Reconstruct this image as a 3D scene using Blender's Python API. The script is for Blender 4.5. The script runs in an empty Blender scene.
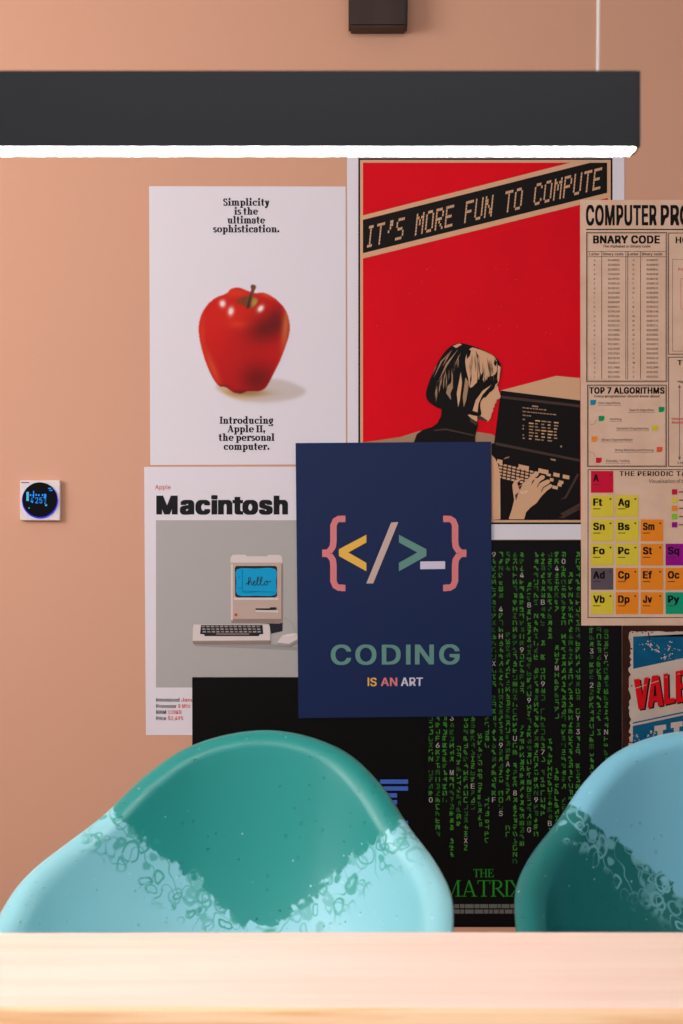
import bpy, bmesh, math, random
from mathutils import Vector, Matrix
from mathutils.geometry import tessellate_polygon
import numpy as np

# ------------------------------------------------------------------ camera, world, light, exposure
D = 3.06                     # camera to the poster wall
CZ = 1.13                    # lens height
F = 50.0 / 36.0 * 1024       # focal length in pixels
K = D / F                    # metres per pixel on the wall
sc = bpy.context.scene
col = sc.collection
cam_data = bpy.data.cameras.new('camera')
cam_data.lens = 50; cam_data.sensor_fit = 'VERTICAL'; cam_data.sensor_height = 36; cam_data.sensor_width = 36
cam_data.clip_start = 0.02
cam_data.dof.use_dof = True; cam_data.dof.focus_distance = 2.75; cam_data.dof.aperture_fstop = 9.0
cam = bpy.data.objects.new('camera', cam_data); col.objects.link(cam)
cam.location = (0, -D, CZ); cam.rotation_euler = (math.pi / 2, 0, 0)
sc.camera = cam
sc.view_settings.view_transform = 'Standard'; sc.view_settings.look = 'None'
sc.view_settings.exposure = 0.0; sc.view_settings.gamma = 1.0; sc.view_settings.use_curve_mapping = False

world = bpy.data.worlds.new('world'); sc.world = world; world.use_nodes = True
bg = world.node_tree.nodes['Background']
bg.inputs[0].default_value = (0.92, 0.95, 1.0, 1); wn, wl = world.node_tree.nodes, world.node_tree.links
w_tc = wn.new('ShaderNodeTexCoord'); w_sep = wn.new('ShaderNodeSeparateXYZ'); w_map = wn.new('ShaderNodeMapRange')
wl.new(w_tc.outputs['Generated'], w_sep.inputs[0]); wl.new(w_sep.outputs[0], w_map.inputs[0])
w_map.inputs[1].default_value = -0.8; w_map.inputs[2].default_value = 0.8      # the room behind is brighter on the window side
w_map.inputs[3].default_value = 0.95; w_map.inputs[4].default_value = 0.25
wl.new(w_map.outputs[0], bg.inputs[1])

def area(name, loc, target, sx, sy, power, color):
    l = bpy.data.lights.new(name, 'AREA'); l.shape = 'RECTANGLE'; l.size = sx; l.size_y = sy
    l.energy = power; l.color = color
    o = bpy.data.objects.new(name, l); col.objects.link(o); o.location = loc
    o.rotation_euler = (Vector(target) - Vector(loc)).to_track_quat('-Z', 'Y').to_euler()
    return o
# daylight coming in through the window in the left wall
area('window_daylight', (-2.36, -1.72, 1.9), (-0.3, 0.0, 1.75), 1.35, 1.05, 46, (1.0, 0.97, 0.95))
# added overhead fill to brighten the room, no real fixture
area('overhead_fill_light', (0.1, -2.6, 2.56), (0.0, -1.0, 0.9), 1.6, 0.6, 20, (1.0, 0.95, 0.93))
LAMP_STRENGTH = 54.0

# ------------------------------------------------------------------ helpers
def lin(c):
    return tuple((v / 255 / 12.92) if v / 255 <= 0.04045 else ((v / 255 + 0.055) / 1.055) ** 2.4 for v in c) + (1.0,)

def mat(name, rgb, rough=0.6, spec=0.1, coat=0.0, metal=0.0):
    m = bpy.data.materials.new(name); m.use_nodes = True
    b = m.node_tree.nodes['Principled BSDF']
    b.inputs['Base Color'].default_value = lin(rgb)
    b.inputs['Roughness'].default_value = rough
    b.inputs['Specular IOR Level'].default_value = spec
    b.inputs['Coat Weight'].default_value = coat
    b.inputs['Metallic'].default_value = metal
    return m

def nodes(m):
    return m.node_tree.nodes, m.node_tree.links, m.node_tree.nodes['Principled BSDF']

def bump(m, scale, strength, dist=0.002, detail=3):
    n, l, b = nodes(m)
    tc = n.new('ShaderNodeTexCoord'); nz = n.new('ShaderNodeTexNoise'); bp = n.new('ShaderNodeBump')
    nz.inputs['Scale'].default_value = scale; nz.inputs['Detail'].default_value = detail
    bp.inputs['Strength'].default_value = strength; bp.inputs['Distance'].default_value = dist
    l.new(tc.outputs['Object'], nz.inputs['Vector']); l.new(nz.outputs['Fac'], bp.inputs['Height'])
    l.new(bp.outputs['Normal'], b.inputs['Normal'])
    return m

def vary(m, rgb2, scale, lo=0.4, hi=0.7, detail=4, stretch=(1, 1, 1)):
    """mix the base colour with a second colour by a noise pattern"""
    n, l, b = nodes(m)
    base = tuple(b.inputs['Base Color'].default_value)
    tc = n.new('ShaderNodeTexCoord'); mp = n.new('ShaderNodeMapping'); nz = n.new('ShaderNodeTexNoise')
    r = n.new('ShaderNodeValToRGB')
    mp.inputs['Scale'].default_value = stretch
    nz.inputs['Scale'].default_value = scale; nz.inputs['Detail'].default_value = detail
    r.color_ramp.elements[0].position = lo; r.color_ramp.elements[0].color = base
    r.color_ramp.elements[1].position = hi; r.color_ramp.elements[1].color = lin(rgb2)
    l.new(tc.outputs['Object'], mp.inputs['Vector']); l.new(mp.outputs['Vector'], nz.inputs['Vector'])
    l.new(nz.outputs['Fac'], r.inputs['Fac']); l.new(r.outputs['Color'], b.inputs['Base Color'])
    return m

def emit(name, rgb, strength, base=(20, 20, 20)):
    m = mat(name, base, 0.4)
    b = m.node_tree.nodes['Principled BSDF']
    b.inputs['Emission Color'].default_value = lin(rgb); b.inputs['Emission Strength'].default_value = strength
    return m

def link(name, bm, mats, parent=None, smooth=False):
    me = bpy.data.meshes.new(name)
    bm.normal_update(); bm.to_mesh(me); bm.free()
    for m in (mats if isinstance(mats, (list, tuple)) else [mats]): me.materials.append(m)
    if smooth:
        for p in me.polygons: p.use_smooth = True
    o = bpy.data.objects.new(name, me); col.objects.link(o)
    if parent is not None: o.parent = parent
    return o

def tag(o, label=None, cat=None, group=None, kind=None):
    if label: o['label'] = label
    if cat: o['category'] = cat
    if group: o['group'] = group
    if kind: o['kind'] = kind
    return o

def empty(name, loc, rotz=0.0):
    o = bpy.data.objects.new(name, None); col.objects.link(o)
    o.empty_display_size = 0.05; o.location = loc; o.rotation_euler = (0, 0, rotz)
    return o

def box(bm, lo, hi, bevel=0.0, seg=2, mi=0):
    r = bmesh.ops.create_cube(bm, size=1.0)
    vs = r['verts']
    for v in vs:
        v.co = Vector([lo[i] + (v.co[i] + 0.5) * (hi[i] - lo[i]) for i in range(3)])
    fs = {f for v in vs for f in v.link_faces}
    for f in fs: f.material_index = mi
    if bevel:
        es = list({e for v in vs for e in v.link_edges})
        bmesh.ops.bevel(bm, geom=es, offset=bevel, segments=seg, affect='EDGES', profile=0.5, material=-1)
    return bm

def tube(bm, pts, radii, n=10, mi=0, caps=True):
    rings = []
    for i, p in enumerate(pts):
        p = Vector(p)
        d = Vector(pts[min(i + 1, len(pts) - 1)]) - Vector(pts[max(i - 1, 0)])
        d.normalize()
        a = d.orthogonal().normalized() if i == 0 else (a - d * a.dot(d)).normalized()
        b = d.cross(a)
        r = radii[i] if isinstance(radii, (list, tuple)) else radii
        rings.append([bm.verts.new(p + (a * math.cos(2 * math.pi * k / n) + b * math.sin(2 * math.pi * k / n)) * r) for k in range(n)])
    for r0, r1 in zip(rings, rings[1:]):
        for k in range(n):
            f = bm.faces.new((r0[k], r0[(k + 1) % n], r1[(k + 1) % n], r1[k])); f.material_index = mi
    if caps:
        bm.faces.new(rings[0][::-1]).material_index = mi; bm.faces.new(rings[-1]).material_index = mi

def disc_y(bm, cx, cz, r, y0, y1, n=48, mi=0, bevel=0.0):
    """short cylinder whose axis points out of the wall"""
    prof = [(r, y0), (r, y1 + bevel), (r - bevel, y1)]
    rings = [[bm.verts.new((cx + q * math.cos(2 * math.pi * k / n), y, cz + q * math.sin(2 * math.pi * k / n))) for k in range(n)] for q, y in prof]
    for a, b in zip(rings, rings[1:]):
        for k in range(n): bm.faces.new((a[k], a[(k + 1) % n], b[(k + 1) % n], b[k])).material_index = mi
    bm.faces.new(rings[-1]).material_index = mi

# ---- prints on the posters: (u, v) are picture units of the wall, u to the right, v downwards
def W(u, v, off):
    return Vector(((u - 341.5) * K, -off, CZ - (v - 512) * K))

class Print:
    """one printed area: flat ink shapes lying on a sheet; each later shape lies a hair above the one before"""
    def __init__(self, off):
        self.bm = bmesh.new(); self.off = off; self.mats = []; self.n = 0; self.c = 0
    def mi(self, m):
        if m not in self.mats: self.mats.append(m)
        return self.mats.index(m)
    def up(self):
        self.n += 1
    def o(self):
        self.c = (self.c + 1) % 60      # neighbouring shapes never share a plane
        return self.off + self.n * 0.00024 + self.c * 0.0000025
    def poly(self, pts, m):
        i = self.mi(m)
        h = self.o(); vs = [self.bm.verts.new(W(u, v, h)) for u, v in pts]
        for t in tessellate_polygon([[Vector((u, v, 0)) for u, v in pts]]):
            try:
                f = self.bm.faces.new([vs[k] for k in t]); f.material_index = i
                f.normal_update()
                if f.normal.y > 0: f.normal_flip()
            except ValueError: pass
    def rect(self, x0, y0, x1, y1, m):
        self.poly([(x0, y0), (x1, y0), (x1, y1), (x0, y1)], m)
    def frame(self, x0, y0, x1, y1, t, m):
        self.rect(x0, y0, x1, y0 + t, m); self.rect(x0, y1 - t, x1, y1, m)
        self.rect(x0, y0 + t, x0 + t, y1 - t, m); self.rect(x1 - t, y0 + t, x1, y1 - t, m)
    def line(self, pts, w, m):
        for (x0, y0), (x1, y1) in zip(pts, pts[1:]):
            d = math.hypot(x1 - x0, y1 - y0) or 1
            nx, ny = -(y1 - y0) / d * w / 2, (x1 - x0) / d * w / 2
            self.poly([(x0 + nx, y0 + ny), (x1 + nx, y1 + ny), (x1 - nx, y1 - ny), (x0 - nx, y0 - ny)], m)
    def ell(self, cx, cy, rx, ry, m, n=20):
        self.poly([(cx + rx * math.cos(2 * math.pi * k / n), cy + ry * math.sin(2 * math.pi * k / n)) for k in range(n)], m)
    def tris(self, vs2, tris, m):
        i = self.mi(m)
        h = self.o()
        for j, t in enumerate(tris):
            f = self.bm.faces.new([self.bm.verts.new(W(*vs2[k], h + (j % 40) * 0.0000016)) for k in t]); f.material_index = i
            f.normal_update()
            if f.normal.y > 0: f.normal_flip()
    def text(self, s, x0, y0, x1, y1, m, bold=0.0, spacing=1.0, ref=None, slope=0.0, shear=0.0, lower=False):
        """sans lettering fitted to a box: y0 cap top, y1 baseline; x1 None keeps the natural width"""
        vs, ts = glyphs(s, spacing + bold * 0.8)
        if not vs: return
        hb = bold / 2; hv = 0 if (y1 - y0) < 6 else hb * 0.45
        xs = [p[0] for p in vs]; xa, xb = min(xs) - hb, max(xs) + hb
        cap = 0.728 + 2 * hv
        sy = (y1 - y0) / cap
        sx = sy if x1 is None else (x1 - x0) / (xb - xa)
        if bold == 0: offs = [(0, 0)]
        elif (y1 - y0) < 6: offs = [(-hb, 0), (hb, 0)]
        else: offs = [(hb * k, hv * q) for q in (-1, 1) for k in (-1, -0.4, 0.4, 1)]
        for ou, ov in offs:
            out = []
            for a, b in vs:
                u = x0 + (a + ou - xa) * sx; v = y1 - (b + ov + hv) * sy
                out.append((u + shear * (y1 - v), v + slope * (u - x0)))
            self.tris(out, ts, m)
    def build(self, name, parent, label=None):
        o = link(name, self.bm, self.mats, parent)
        if label: o['label'] = label
        return o

# outlines of a plain sans alphabet: advance, points, triangles (1000 units to the em)
FONT = {
 '$': (639, '289 -107 289 835 350 835 350 -107 320 -13 270 -10 224 -1 182 13 146 33 116 57 91 86 73 119 61 155 55 195 150 195 154 169 163 146 177 126 194 109 215 95 238 84 264 76 291 72 320 70 352 72 382 77 409 86 434 98 454 113 471 131 484 152 492 175 494 199 492 221 486 240 475 256 461 270 444 282 423 293 401 302 376 310 350 318 263 343 207 362 161 385 123 414 96 448 80 487 74 533 78 572 89 608 107 641 132 669 162 693 197 712 236 726 279 735 325 738 371 735 414 726 452 712 487 693 516 670 540 642 558 611 569 577 574 541 483 541 475 575 458 603 432 626 400 643 364 653 322 656 292 654 264 649 239 641 217 629 199 615 184 599 173 580 167 559 165 537 167 514 175 494 187 477 204 463 222 451 242 441 264 433 284 426 304 420 378 400 400 393 422 386 446 377 469 367 492 354 513 340 533 323 550 304 565 283 576 258 582 230 584 198 581 160 570 124 553 91 529 61 499 36 463 15 421 0 373 -10', '0 74 1 74 2 1 74 57 2 57 3 2 56 74 57 74 73 57 73 3 57 3 41 57 41 72 57 72 58 57 55 74 56 72 59 58 54 74 55 72 60 59 53 74 54 72 61 60 52 74 53 72 62 61 72 63 62 51 74 52 3 41 73 41 72 73 51 75 74 71 63 72 51 76 75 70 63 71 70 64 63 50 76 51 50 77 76 50 78 77 69 64 70 50 79 78 69 65 64 49 79 50 68 65 69 49 80 79 49 81 80 68 66 65 67 66 68 48 81 49 48 82 81 48 83 82 47 83 48 47 84 83 47 85 84 46 85 47 46 86 85 46 87 86 46 88 87 45 88 46 45 89 88 45 90 89 45 91 90 45 92 91 44 92 45 44 93 92 44 94 93 44 95 94 43 95 44 43 96 95 43 97 96 42 97 43 42 98 97 41 98 42 41 99 98 41 100 99 40 100 41 39 100 40 39 101 100 38 101 39 37 101 38 37 102 101 36 102 37 35 102 36 35 103 102 34 103 35 33 103 34 33 104 103 32 104 33 31 104 32 31 105 104 12 14 13 12 15 14 30 105 31 12 16 15 30 106 105 11 16 12 29 106 30 11 17 16 28 106 29 11 18 17 28 107 106 10 18 11 27 107 28 10 19 18 26 107 27 10 20 19 26 108 107 25 108 26 9 20 10 9 21 20 24 108 25 9 22 21 23 108 24 9 23 22 9 108 23 9 109 108 8 109 9 8 110 109 7 110 8 7 111 110 6 111 7 6 112 111 5 112 6 5 4 112'),
 ',': (269, '54 -171 97 102 196 102 121 -171', '0 2 1 0 3 2'),
 '0': (648, '324 -10 273 -5 227 10 186 34 151 68 122 111 98 162 82 222 72 289 68 364 72 438 82 505 99 565 122 617 151 659 187 693 227 718 273 733 324 738 376 733 421 718 462 693 497 659 526 617 550 565 566 505 577 438 580 364 577 289 567 222 550 162 527 111 498 68 463 34 422 10 376 -5 324 71 358 75 388 86 415 106 438 132 457 165 472 206 483 252 490 305 492 364 490 423 483 476 472 522 457 563 438 596 415 623 388 642 358 654 324 658 290 654 260 642 233 623 210 596 191 563 176 522 165 476 159 423 156 364 159 305 165 252 176 206 191 165 210 132 233 106 260 86 290 75', '17 19 18 16 19 17 16 20 19 15 20 16 15 21 20 14 21 15 14 22 21 14 54 22 54 53 22 53 23 22 13 55 14 55 54 14 13 56 55 52 23 53 13 57 56 51 23 52 13 58 57 50 23 51 50 24 23 12 58 13 12 59 58 49 24 50 11 59 12 49 25 24 11 60 59 48 25 49 11 61 60 47 25 48 10 61 11 47 26 25 10 62 61 46 26 47 9 62 10 46 27 26 9 63 62 45 27 46 8 63 9 8 64 63 44 27 45 44 28 27 8 65 64 43 28 44 7 65 8 43 29 28 7 66 65 42 29 43 6 66 7 42 30 29 6 67 66 41 30 42 40 30 41 6 68 67 5 68 6 40 31 30 5 69 68 39 31 40 39 32 31 4 69 5 4 70 69 38 32 39 4 71 70 37 32 38 36 32 37 4 36 71 4 32 36 4 33 32 3 33 4 2 33 3 2 34 33 2 35 34 1 35 2 1 0 35'),
 '1': (648, '109 0 109 78 559 78 559 0 395 728 395 0 304 0 304 642 300 642 123 512 123 611 284 728', '10 4 11 10 8 4 8 7 4 7 5 4 10 9 8 6 5 7 0 2 1 0 3 2'),
 '2': (648, '91 0 91 68 335 327 361 355 384 381 404 404 420 426 434 447 445 467 452 488 457 509 458 532 456 556 450 579 440 599 427 616 410 631 391 642 369 651 345 656 320 658 293 656 268 650 246 640 227 627 211 611 199 592 189 570 184 545 182 518 94 518 97 560 107 598 123 633 146 664 173 689 205 710 241 726 280 735 322 738 364 735 403 726 438 711 469 690 495 666 517 637 533 605 542 570 545 533 544 506 539 480 531 455 519 428 502 400 481 370 454 337 421 299 382 257 218 86 218 81 557 81 557 0', '38 40 39 38 41 40 37 41 38 37 42 41 36 42 37 36 43 42 35 43 36 35 44 43 34 44 35 34 20 44 20 19 44 19 45 44 33 21 34 21 20 34 18 45 19 33 22 21 17 45 18 33 23 22 16 45 17 33 24 23 16 46 45 32 24 33 15 46 16 32 25 24 14 46 15 32 26 25 14 47 46 13 47 14 31 26 32 31 27 26 12 47 13 12 48 47 31 28 27 30 28 31 11 48 12 30 29 28 11 49 48 10 49 11 9 49 10 9 50 49 8 50 9 8 51 50 7 51 8 7 52 51 6 52 7 6 53 52 5 53 6 4 53 5 4 54 53 3 54 4 3 55 54 2 55 3 2 56 55 1 56 2 1 57 56 1 58 57 1 59 58 1 60 59 1 61 60 0 61 1'),
 '3': (648, '312 -10 269 -7 228 1 190 14 155 32 125 55 100 82 81 114 68 149 63 189 156 189 161 165 169 143 181 125 197 108 215 95 236 85 260 77 286 73 313 71 342 73 369 78 394 87 416 99 435 114 450 133 462 155 469 179 471 207 469 233 463 258 452 281 437 302 418 319 393 334 363 345 328 352 288 354 224 354 224 428 412 642 412 647 100 647 100 728 533 728 533 659 302 398 302 413 354 415 400 409 441 395 477 374 507 349 531 318 548 284 559 247 562 207 559 166 548 129 530 95 506 64 476 39 442 18 402 2 359 -7', '42 44 43 42 45 44 42 41 45 41 40 45 40 46 45 39 47 40 47 46 40 38 47 39 47 49 48 38 49 47 38 50 49 38 51 50 38 37 51 37 52 51 36 52 37 35 52 36 35 53 52 34 53 35 33 53 34 32 53 33 32 54 53 31 54 32 31 55 54 30 55 31 29 55 30 29 56 55 28 56 29 27 56 28 27 57 56 8 10 9 8 11 10 26 57 27 26 58 57 8 12 11 25 58 26 7 12 8 7 13 12 24 58 25 24 59 58 7 14 13 23 59 24 6 14 7 6 15 14 22 59 23 6 16 15 22 60 59 21 60 22 6 17 16 5 17 6 20 60 21 5 18 17 19 60 20 5 19 18 5 60 19 5 61 60 4 61 5 4 62 61 3 62 4 3 63 62 2 63 3 2 64 63 1 64 2 1 0 64'),
 '4': (648, '57 151 57 227 353 728 445 728 155 237 155 233 591 233 591 151 403 0 403 173 403 209 403 454 491 454 491 0', '1 3 2 1 4 3 10 12 11 10 13 12 1 5 4 1 6 5 1 10 6 10 7 6 0 10 1 0 9 10 13 7 10 0 8 9 8 7 0 8 13 7'),
 '5': (648, '317 -10 275 -7 236 2 200 16 168 35 141 58 118 86 101 117 90 150 86 187 175 187 179 165 186 145 197 127 212 111 229 97 248 86 269 78 292 73 317 71 345 74 371 81 395 92 417 108 435 127 450 149 460 175 467 202 469 232 467 262 460 290 449 316 434 339 415 359 393 375 368 387 341 394 312 396 287 395 263 391 240 384 218 375 199 364 183 352 96 362 137 728 524 728 524 647 215 647 192 431 195 431 212 444 232 456 254 465 278 472 303 476 328 477 361 475 391 469 420 459 447 446 472 429 494 408 513 385 529 359 542 331 552 300 558 268 559 234 556 188 545 147 528 108 504 74 476 45 442 22 403 4 362 -6', '44 48 45 48 46 45 48 47 46 44 49 48 55 57 56 54 57 55 54 58 57 53 58 54 53 59 58 52 59 53 52 60 59 51 60 52 51 61 60 50 61 51 44 50 49 44 61 50 44 39 61 39 38 61 38 62 61 38 37 62 37 63 62 36 63 37 35 63 36 44 40 39 34 63 35 34 64 63 44 41 40 44 42 41 33 64 34 44 43 42 33 65 64 32 65 33 31 65 32 31 66 65 30 66 31 30 67 66 29 67 30 29 68 67 28 68 29 28 69 68 27 69 28 26 69 27 26 70 69 8 10 9 8 11 10 25 70 26 8 12 11 7 12 8 24 70 25 24 71 70 7 13 12 7 14 13 23 71 24 6 14 7 6 15 14 23 72 71 22 72 23 6 16 15 21 72 22 6 17 16 5 17 6 20 72 21 5 18 17 20 73 72 19 73 20 5 19 18 5 73 19 4 73 5 4 74 73 3 74 4 3 75 74 2 75 3 2 76 75 1 76 2 1 0 76'),
 '6': (648, '324 -10 280 -6 240 4 203 21 171 44 143 73 121 107 104 145 94 186 91 232 93 267 101 304 114 342 134 384 161 432 196 487 361 728 461 728 216 374 208 374 216 387 225 400 236 412 249 422 264 432 280 439 297 445 316 448 336 450 379 446 417 437 452 422 482 401 508 374 529 343 544 308 553 268 557 225 553 181 543 141 526 104 504 71 476 43 444 21 407 4 367 -6 324 69 351 72 376 78 399 90 419 105 436 123 450 145 460 170 466 196 469 225 466 254 460 281 450 305 436 327 419 345 399 360 376 371 351 377 324 380 297 377 272 371 249 360 228 345 211 327 197 306 187 282 181 256 179 227 181 197 187 170 197 145 211 123 228 105 249 90 272 78 297 72', '15 17 16 15 23 17 23 18 17 14 23 15 27 29 28 26 29 27 26 30 29 25 30 26 24 30 25 24 31 30 13 23 14 23 31 24 13 22 23 18 31 23 18 32 31 13 21 22 18 64 32 64 33 32 13 20 21 13 19 20 12 19 13 18 65 64 63 33 64 18 66 65 62 33 63 62 34 33 12 18 19 12 66 18 12 67 66 61 34 62 12 68 67 60 34 61 12 69 68 59 34 60 59 35 34 11 69 12 11 70 69 58 35 59 58 36 35 11 71 70 57 36 58 10 71 11 10 72 71 56 36 57 56 37 36 9 72 10 9 73 72 55 37 56 8 73 9 8 74 73 54 37 55 54 38 37 8 75 74 53 38 54 7 75 8 53 39 38 7 76 75 52 39 53 7 77 76 51 39 52 6 77 7 51 40 39 6 78 77 50 40 51 5 78 6 5 79 78 49 40 50 49 41 40 5 80 79 48 41 49 5 81 80 47 41 48 4 81 5 4 46 81 46 41 47 46 42 41 4 42 46 3 42 4 3 43 42 2 43 3 2 44 43 1 44 2 1 45 44 0 45 1'),
 '7': (648, '139 0 463 642 463 647 89 647 89 728 559 728 559 642 236 0', '3 5 4 3 2 5 2 6 5 1 6 2 1 7 6 0 7 1'),
 '8': (648, '324 -10 277 -7 233 2 194 16 159 36 130 60 106 88 88 121 78 156 74 193 76 224 83 252 93 279 107 304 124 326 145 345 167 360 192 372 218 379 218 382 185 394 156 414 133 440 115 472 104 507 101 544 104 580 113 613 129 644 151 671 177 694 209 713 244 727 282 735 324 738 365 735 403 727 438 713 469 694 495 671 517 644 533 613 543 580 546 544 543 507 532 472 514 441 491 414 463 394 430 382 430 379 456 372 480 360 503 345 523 326 540 304 554 279 565 252 571 224 574 193 570 156 559 121 542 88 518 60 488 36 453 16 414 2 371 -7 324 70 355 72 383 77 407 86 429 98 447 113 462 131 473 151 480 174 482 198 479 224 473 248 461 270 446 289 427 305 405 319 380 329 353 335 324 337 294 335 267 329 242 319 220 305 201 289 186 270 174 248 167 224 165 198 167 174 174 151 184 131 199 113 217 98 239 86 265 77 293 72 324 414 349 416 371 421 392 430 411 441 427 456 439 473 449 492 455 514 457 537 455 561 449 582 440 601 428 618 412 632 394 643 372 652 349 656 324 658 298 656 275 652 254 643 235 632 220 618 207 601 198 582 192 561 190 537 192 514 198 492 207 473 220 456 235 441 254 430 276 421 299 416', '33 35 34 32 35 33 32 36 35 31 36 32 31 37 36 30 37 31 30 38 37 29 38 30 29 39 38 28 123 29 123 39 29 123 122 39 122 121 39 121 40 39 28 124 123 120 40 121 28 125 124 119 40 120 27 125 28 119 41 40 27 126 125 118 41 119 27 127 126 117 41 118 116 41 117 27 128 127 26 128 27 116 42 41 26 129 128 115 42 116 26 130 129 114 42 115 25 130 26 114 43 42 25 131 130 113 43 114 24 131 25 113 44 43 24 132 131 112 44 113 24 133 132 111 44 112 111 45 44 23 133 24 23 134 133 110 45 111 23 135 134 109 45 110 109 46 45 22 135 23 22 136 135 108 46 109 22 137 136 107 46 108 107 47 46 21 137 22 21 138 137 106 47 107 21 139 138 105 47 106 21 104 139 104 47 105 21 47 104 21 48 47 20 48 21 20 49 48 19 49 20 18 49 19 18 50 49 17 50 18 17 51 50 16 51 17 16 52 51 15 52 16 15 53 52 14 86 15 86 53 15 86 54 53 14 87 86 85 54 86 14 88 87 84 54 85 14 89 88 83 54 84 13 89 14 83 55 54 13 90 89 82 55 83 13 91 90 81 55 82 12 91 13 81 56 55 12 92 91 80 56 81 11 92 12 80 57 56 11 93 92 79 57 80 79 58 57 10 93 11 10 94 93 78 58 79 10 95 94 77 58 78 77 59 58 9 95 10 9 96 95 76 59 77 8 96 9 76 60 59 8 97 96 75 60 76 75 61 60 7 97 8 7 98 97 74 61 75 7 99 98 73 61 74 6 99 7 73 62 61 6 100 99 72 62 73 6 101 100 71 62 72 5 101 6 71 63 62 5 102 101 70 63 71 5 103 102 69 63 70 5 68 103 68 63 69 5 63 68 4 63 5 4 64 63 4 65 64 3 65 4 2 65 3 2 66 65 1 66 2 1 67 66 0 67 1'),
 '9': (648, '323 738 367 734 407 724 444 707 476 684 504 655 526 621 543 583 553 542 557 496 554 461 546 424 533 386 514 344 486 296 451 241 287 0 187 0 431 354 440 354 432 341 423 328 411 316 398 306 384 296 367 289 350 283 331 280 312 278 270 282 231 291 196 306 166 327 140 354 119 385 103 420 94 460 91 503 94 547 104 588 121 624 144 657 171 685 204 707 241 724 280 734 323 659 297 656 272 650 249 638 229 623 212 605 198 583 188 558 181 532 179 503 181 474 188 447 198 423 212 401 229 383 249 368 272 357 297 351 323 348 351 351 376 357 399 368 419 383 436 401 450 422 460 446 466 473 469 501 466 531 460 558 450 583 436 605 419 623 399 638 376 650 351 656', '45 1 0 44 1 45 44 2 1 43 2 44 43 3 2 42 3 43 42 4 3 41 4 42 41 46 4 46 5 4 41 47 46 81 5 46 40 47 41 40 48 47 80 5 81 80 6 5 40 49 48 79 6 80 40 50 49 78 6 79 39 50 40 39 51 50 77 6 78 77 7 6 39 52 51 76 7 77 38 52 39 76 8 7 38 53 52 75 8 76 38 54 53 74 8 75 37 54 38 74 9 8 37 55 54 73 9 74 36 55 37 36 56 55 72 9 73 72 10 9 36 57 56 71 10 72 71 11 10 35 57 36 35 58 57 70 11 71 70 12 11 35 59 58 69 12 70 34 59 35 34 60 59 68 12 69 68 13 12 33 60 34 33 61 60 67 13 68 33 62 61 66 19 67 19 13 67 33 63 62 65 18 66 18 19 66 65 24 18 24 17 18 20 13 19 32 63 33 32 64 63 64 24 65 32 24 64 20 14 13 21 14 20 22 14 21 31 24 32 23 14 22 30 24 31 24 14 23 30 25 24 17 14 24 17 15 14 29 25 30 29 26 25 29 27 26 28 27 29 17 16 15'),
 'A': (686, '23 0 288 728 395 728 663 0 565 0 411 433 401 462 390 495 378 533 364 576 349 627 332 685 351 685 334 626 318 575 305 531 293 493 282 460 273 433 122 0 157 203 157 284 529 284 529 203', '0 11 1 11 2 1 11 12 2 12 3 2 0 21 11 21 13 11 13 10 11 13 10 12 10 22 12 22 3 12 9 22 10 21 14 13 8 22 9 21 15 14 7 22 8 21 16 15 6 22 7 21 17 16 5 22 6 21 18 17 21 20 18 20 19 18 4 23 5 23 22 5 0 20 21 20 22 21 20 23 22 23 3 22 0 19 20 4 3 23'),
 'B': (653, '86 0 86 728 345 728 393 725 434 716 471 702 501 683 526 660 545 632 559 602 567 570 570 535 568 506 562 480 553 458 541 439 527 423 510 409 491 398 471 389 450 382 450 375 474 371 497 364 520 351 541 335 560 315 576 291 588 263 596 231 598 195 595 159 587 126 573 96 552 68 526 45 493 26 453 11 407 3 353 0 178 82 350 82 402 85 442 96 472 114 492 138 505 165 509 195 507 219 500 242 490 263 476 282 458 298 437 312 413 322 386 328 355 330 178 330 178 408 341 408 366 410 390 415 412 424 432 435 449 450 462 467 473 487 479 509 481 533 477 563 466 590 447 614 421 632 386 643 343 646 178 646', '0 75 1 75 2 1 75 3 2 75 4 3 75 5 4 75 6 5 75 7 6 75 74 7 74 8 7 0 58 75 73 8 74 72 8 73 72 9 8 71 9 72 70 9 71 70 10 9 69 10 70 69 11 10 68 11 69 68 12 11 67 12 68 66 12 67 66 13 12 65 13 66 65 14 13 64 14 65 64 15 14 63 15 64 63 16 15 62 16 63 61 16 62 61 17 16 60 17 61 59 17 60 59 18 17 0 57 58 57 59 58 57 18 59 57 19 18 57 20 19 57 21 20 57 22 21 57 23 22 57 24 23 57 25 24 57 56 25 56 55 25 55 26 25 0 40 57 54 26 55 53 26 54 53 27 26 52 27 53 51 27 52 51 28 27 50 28 51 49 28 50 49 29 28 48 29 49 48 30 29 47 30 48 46 30 47 46 31 30 45 31 46 45 32 31 44 32 45 44 33 32 43 33 44 42 33 43 42 34 33 41 34 42 0 41 40 0 34 41 0 35 34 0 36 35 0 37 36 0 38 37 0 39 38'),
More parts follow.
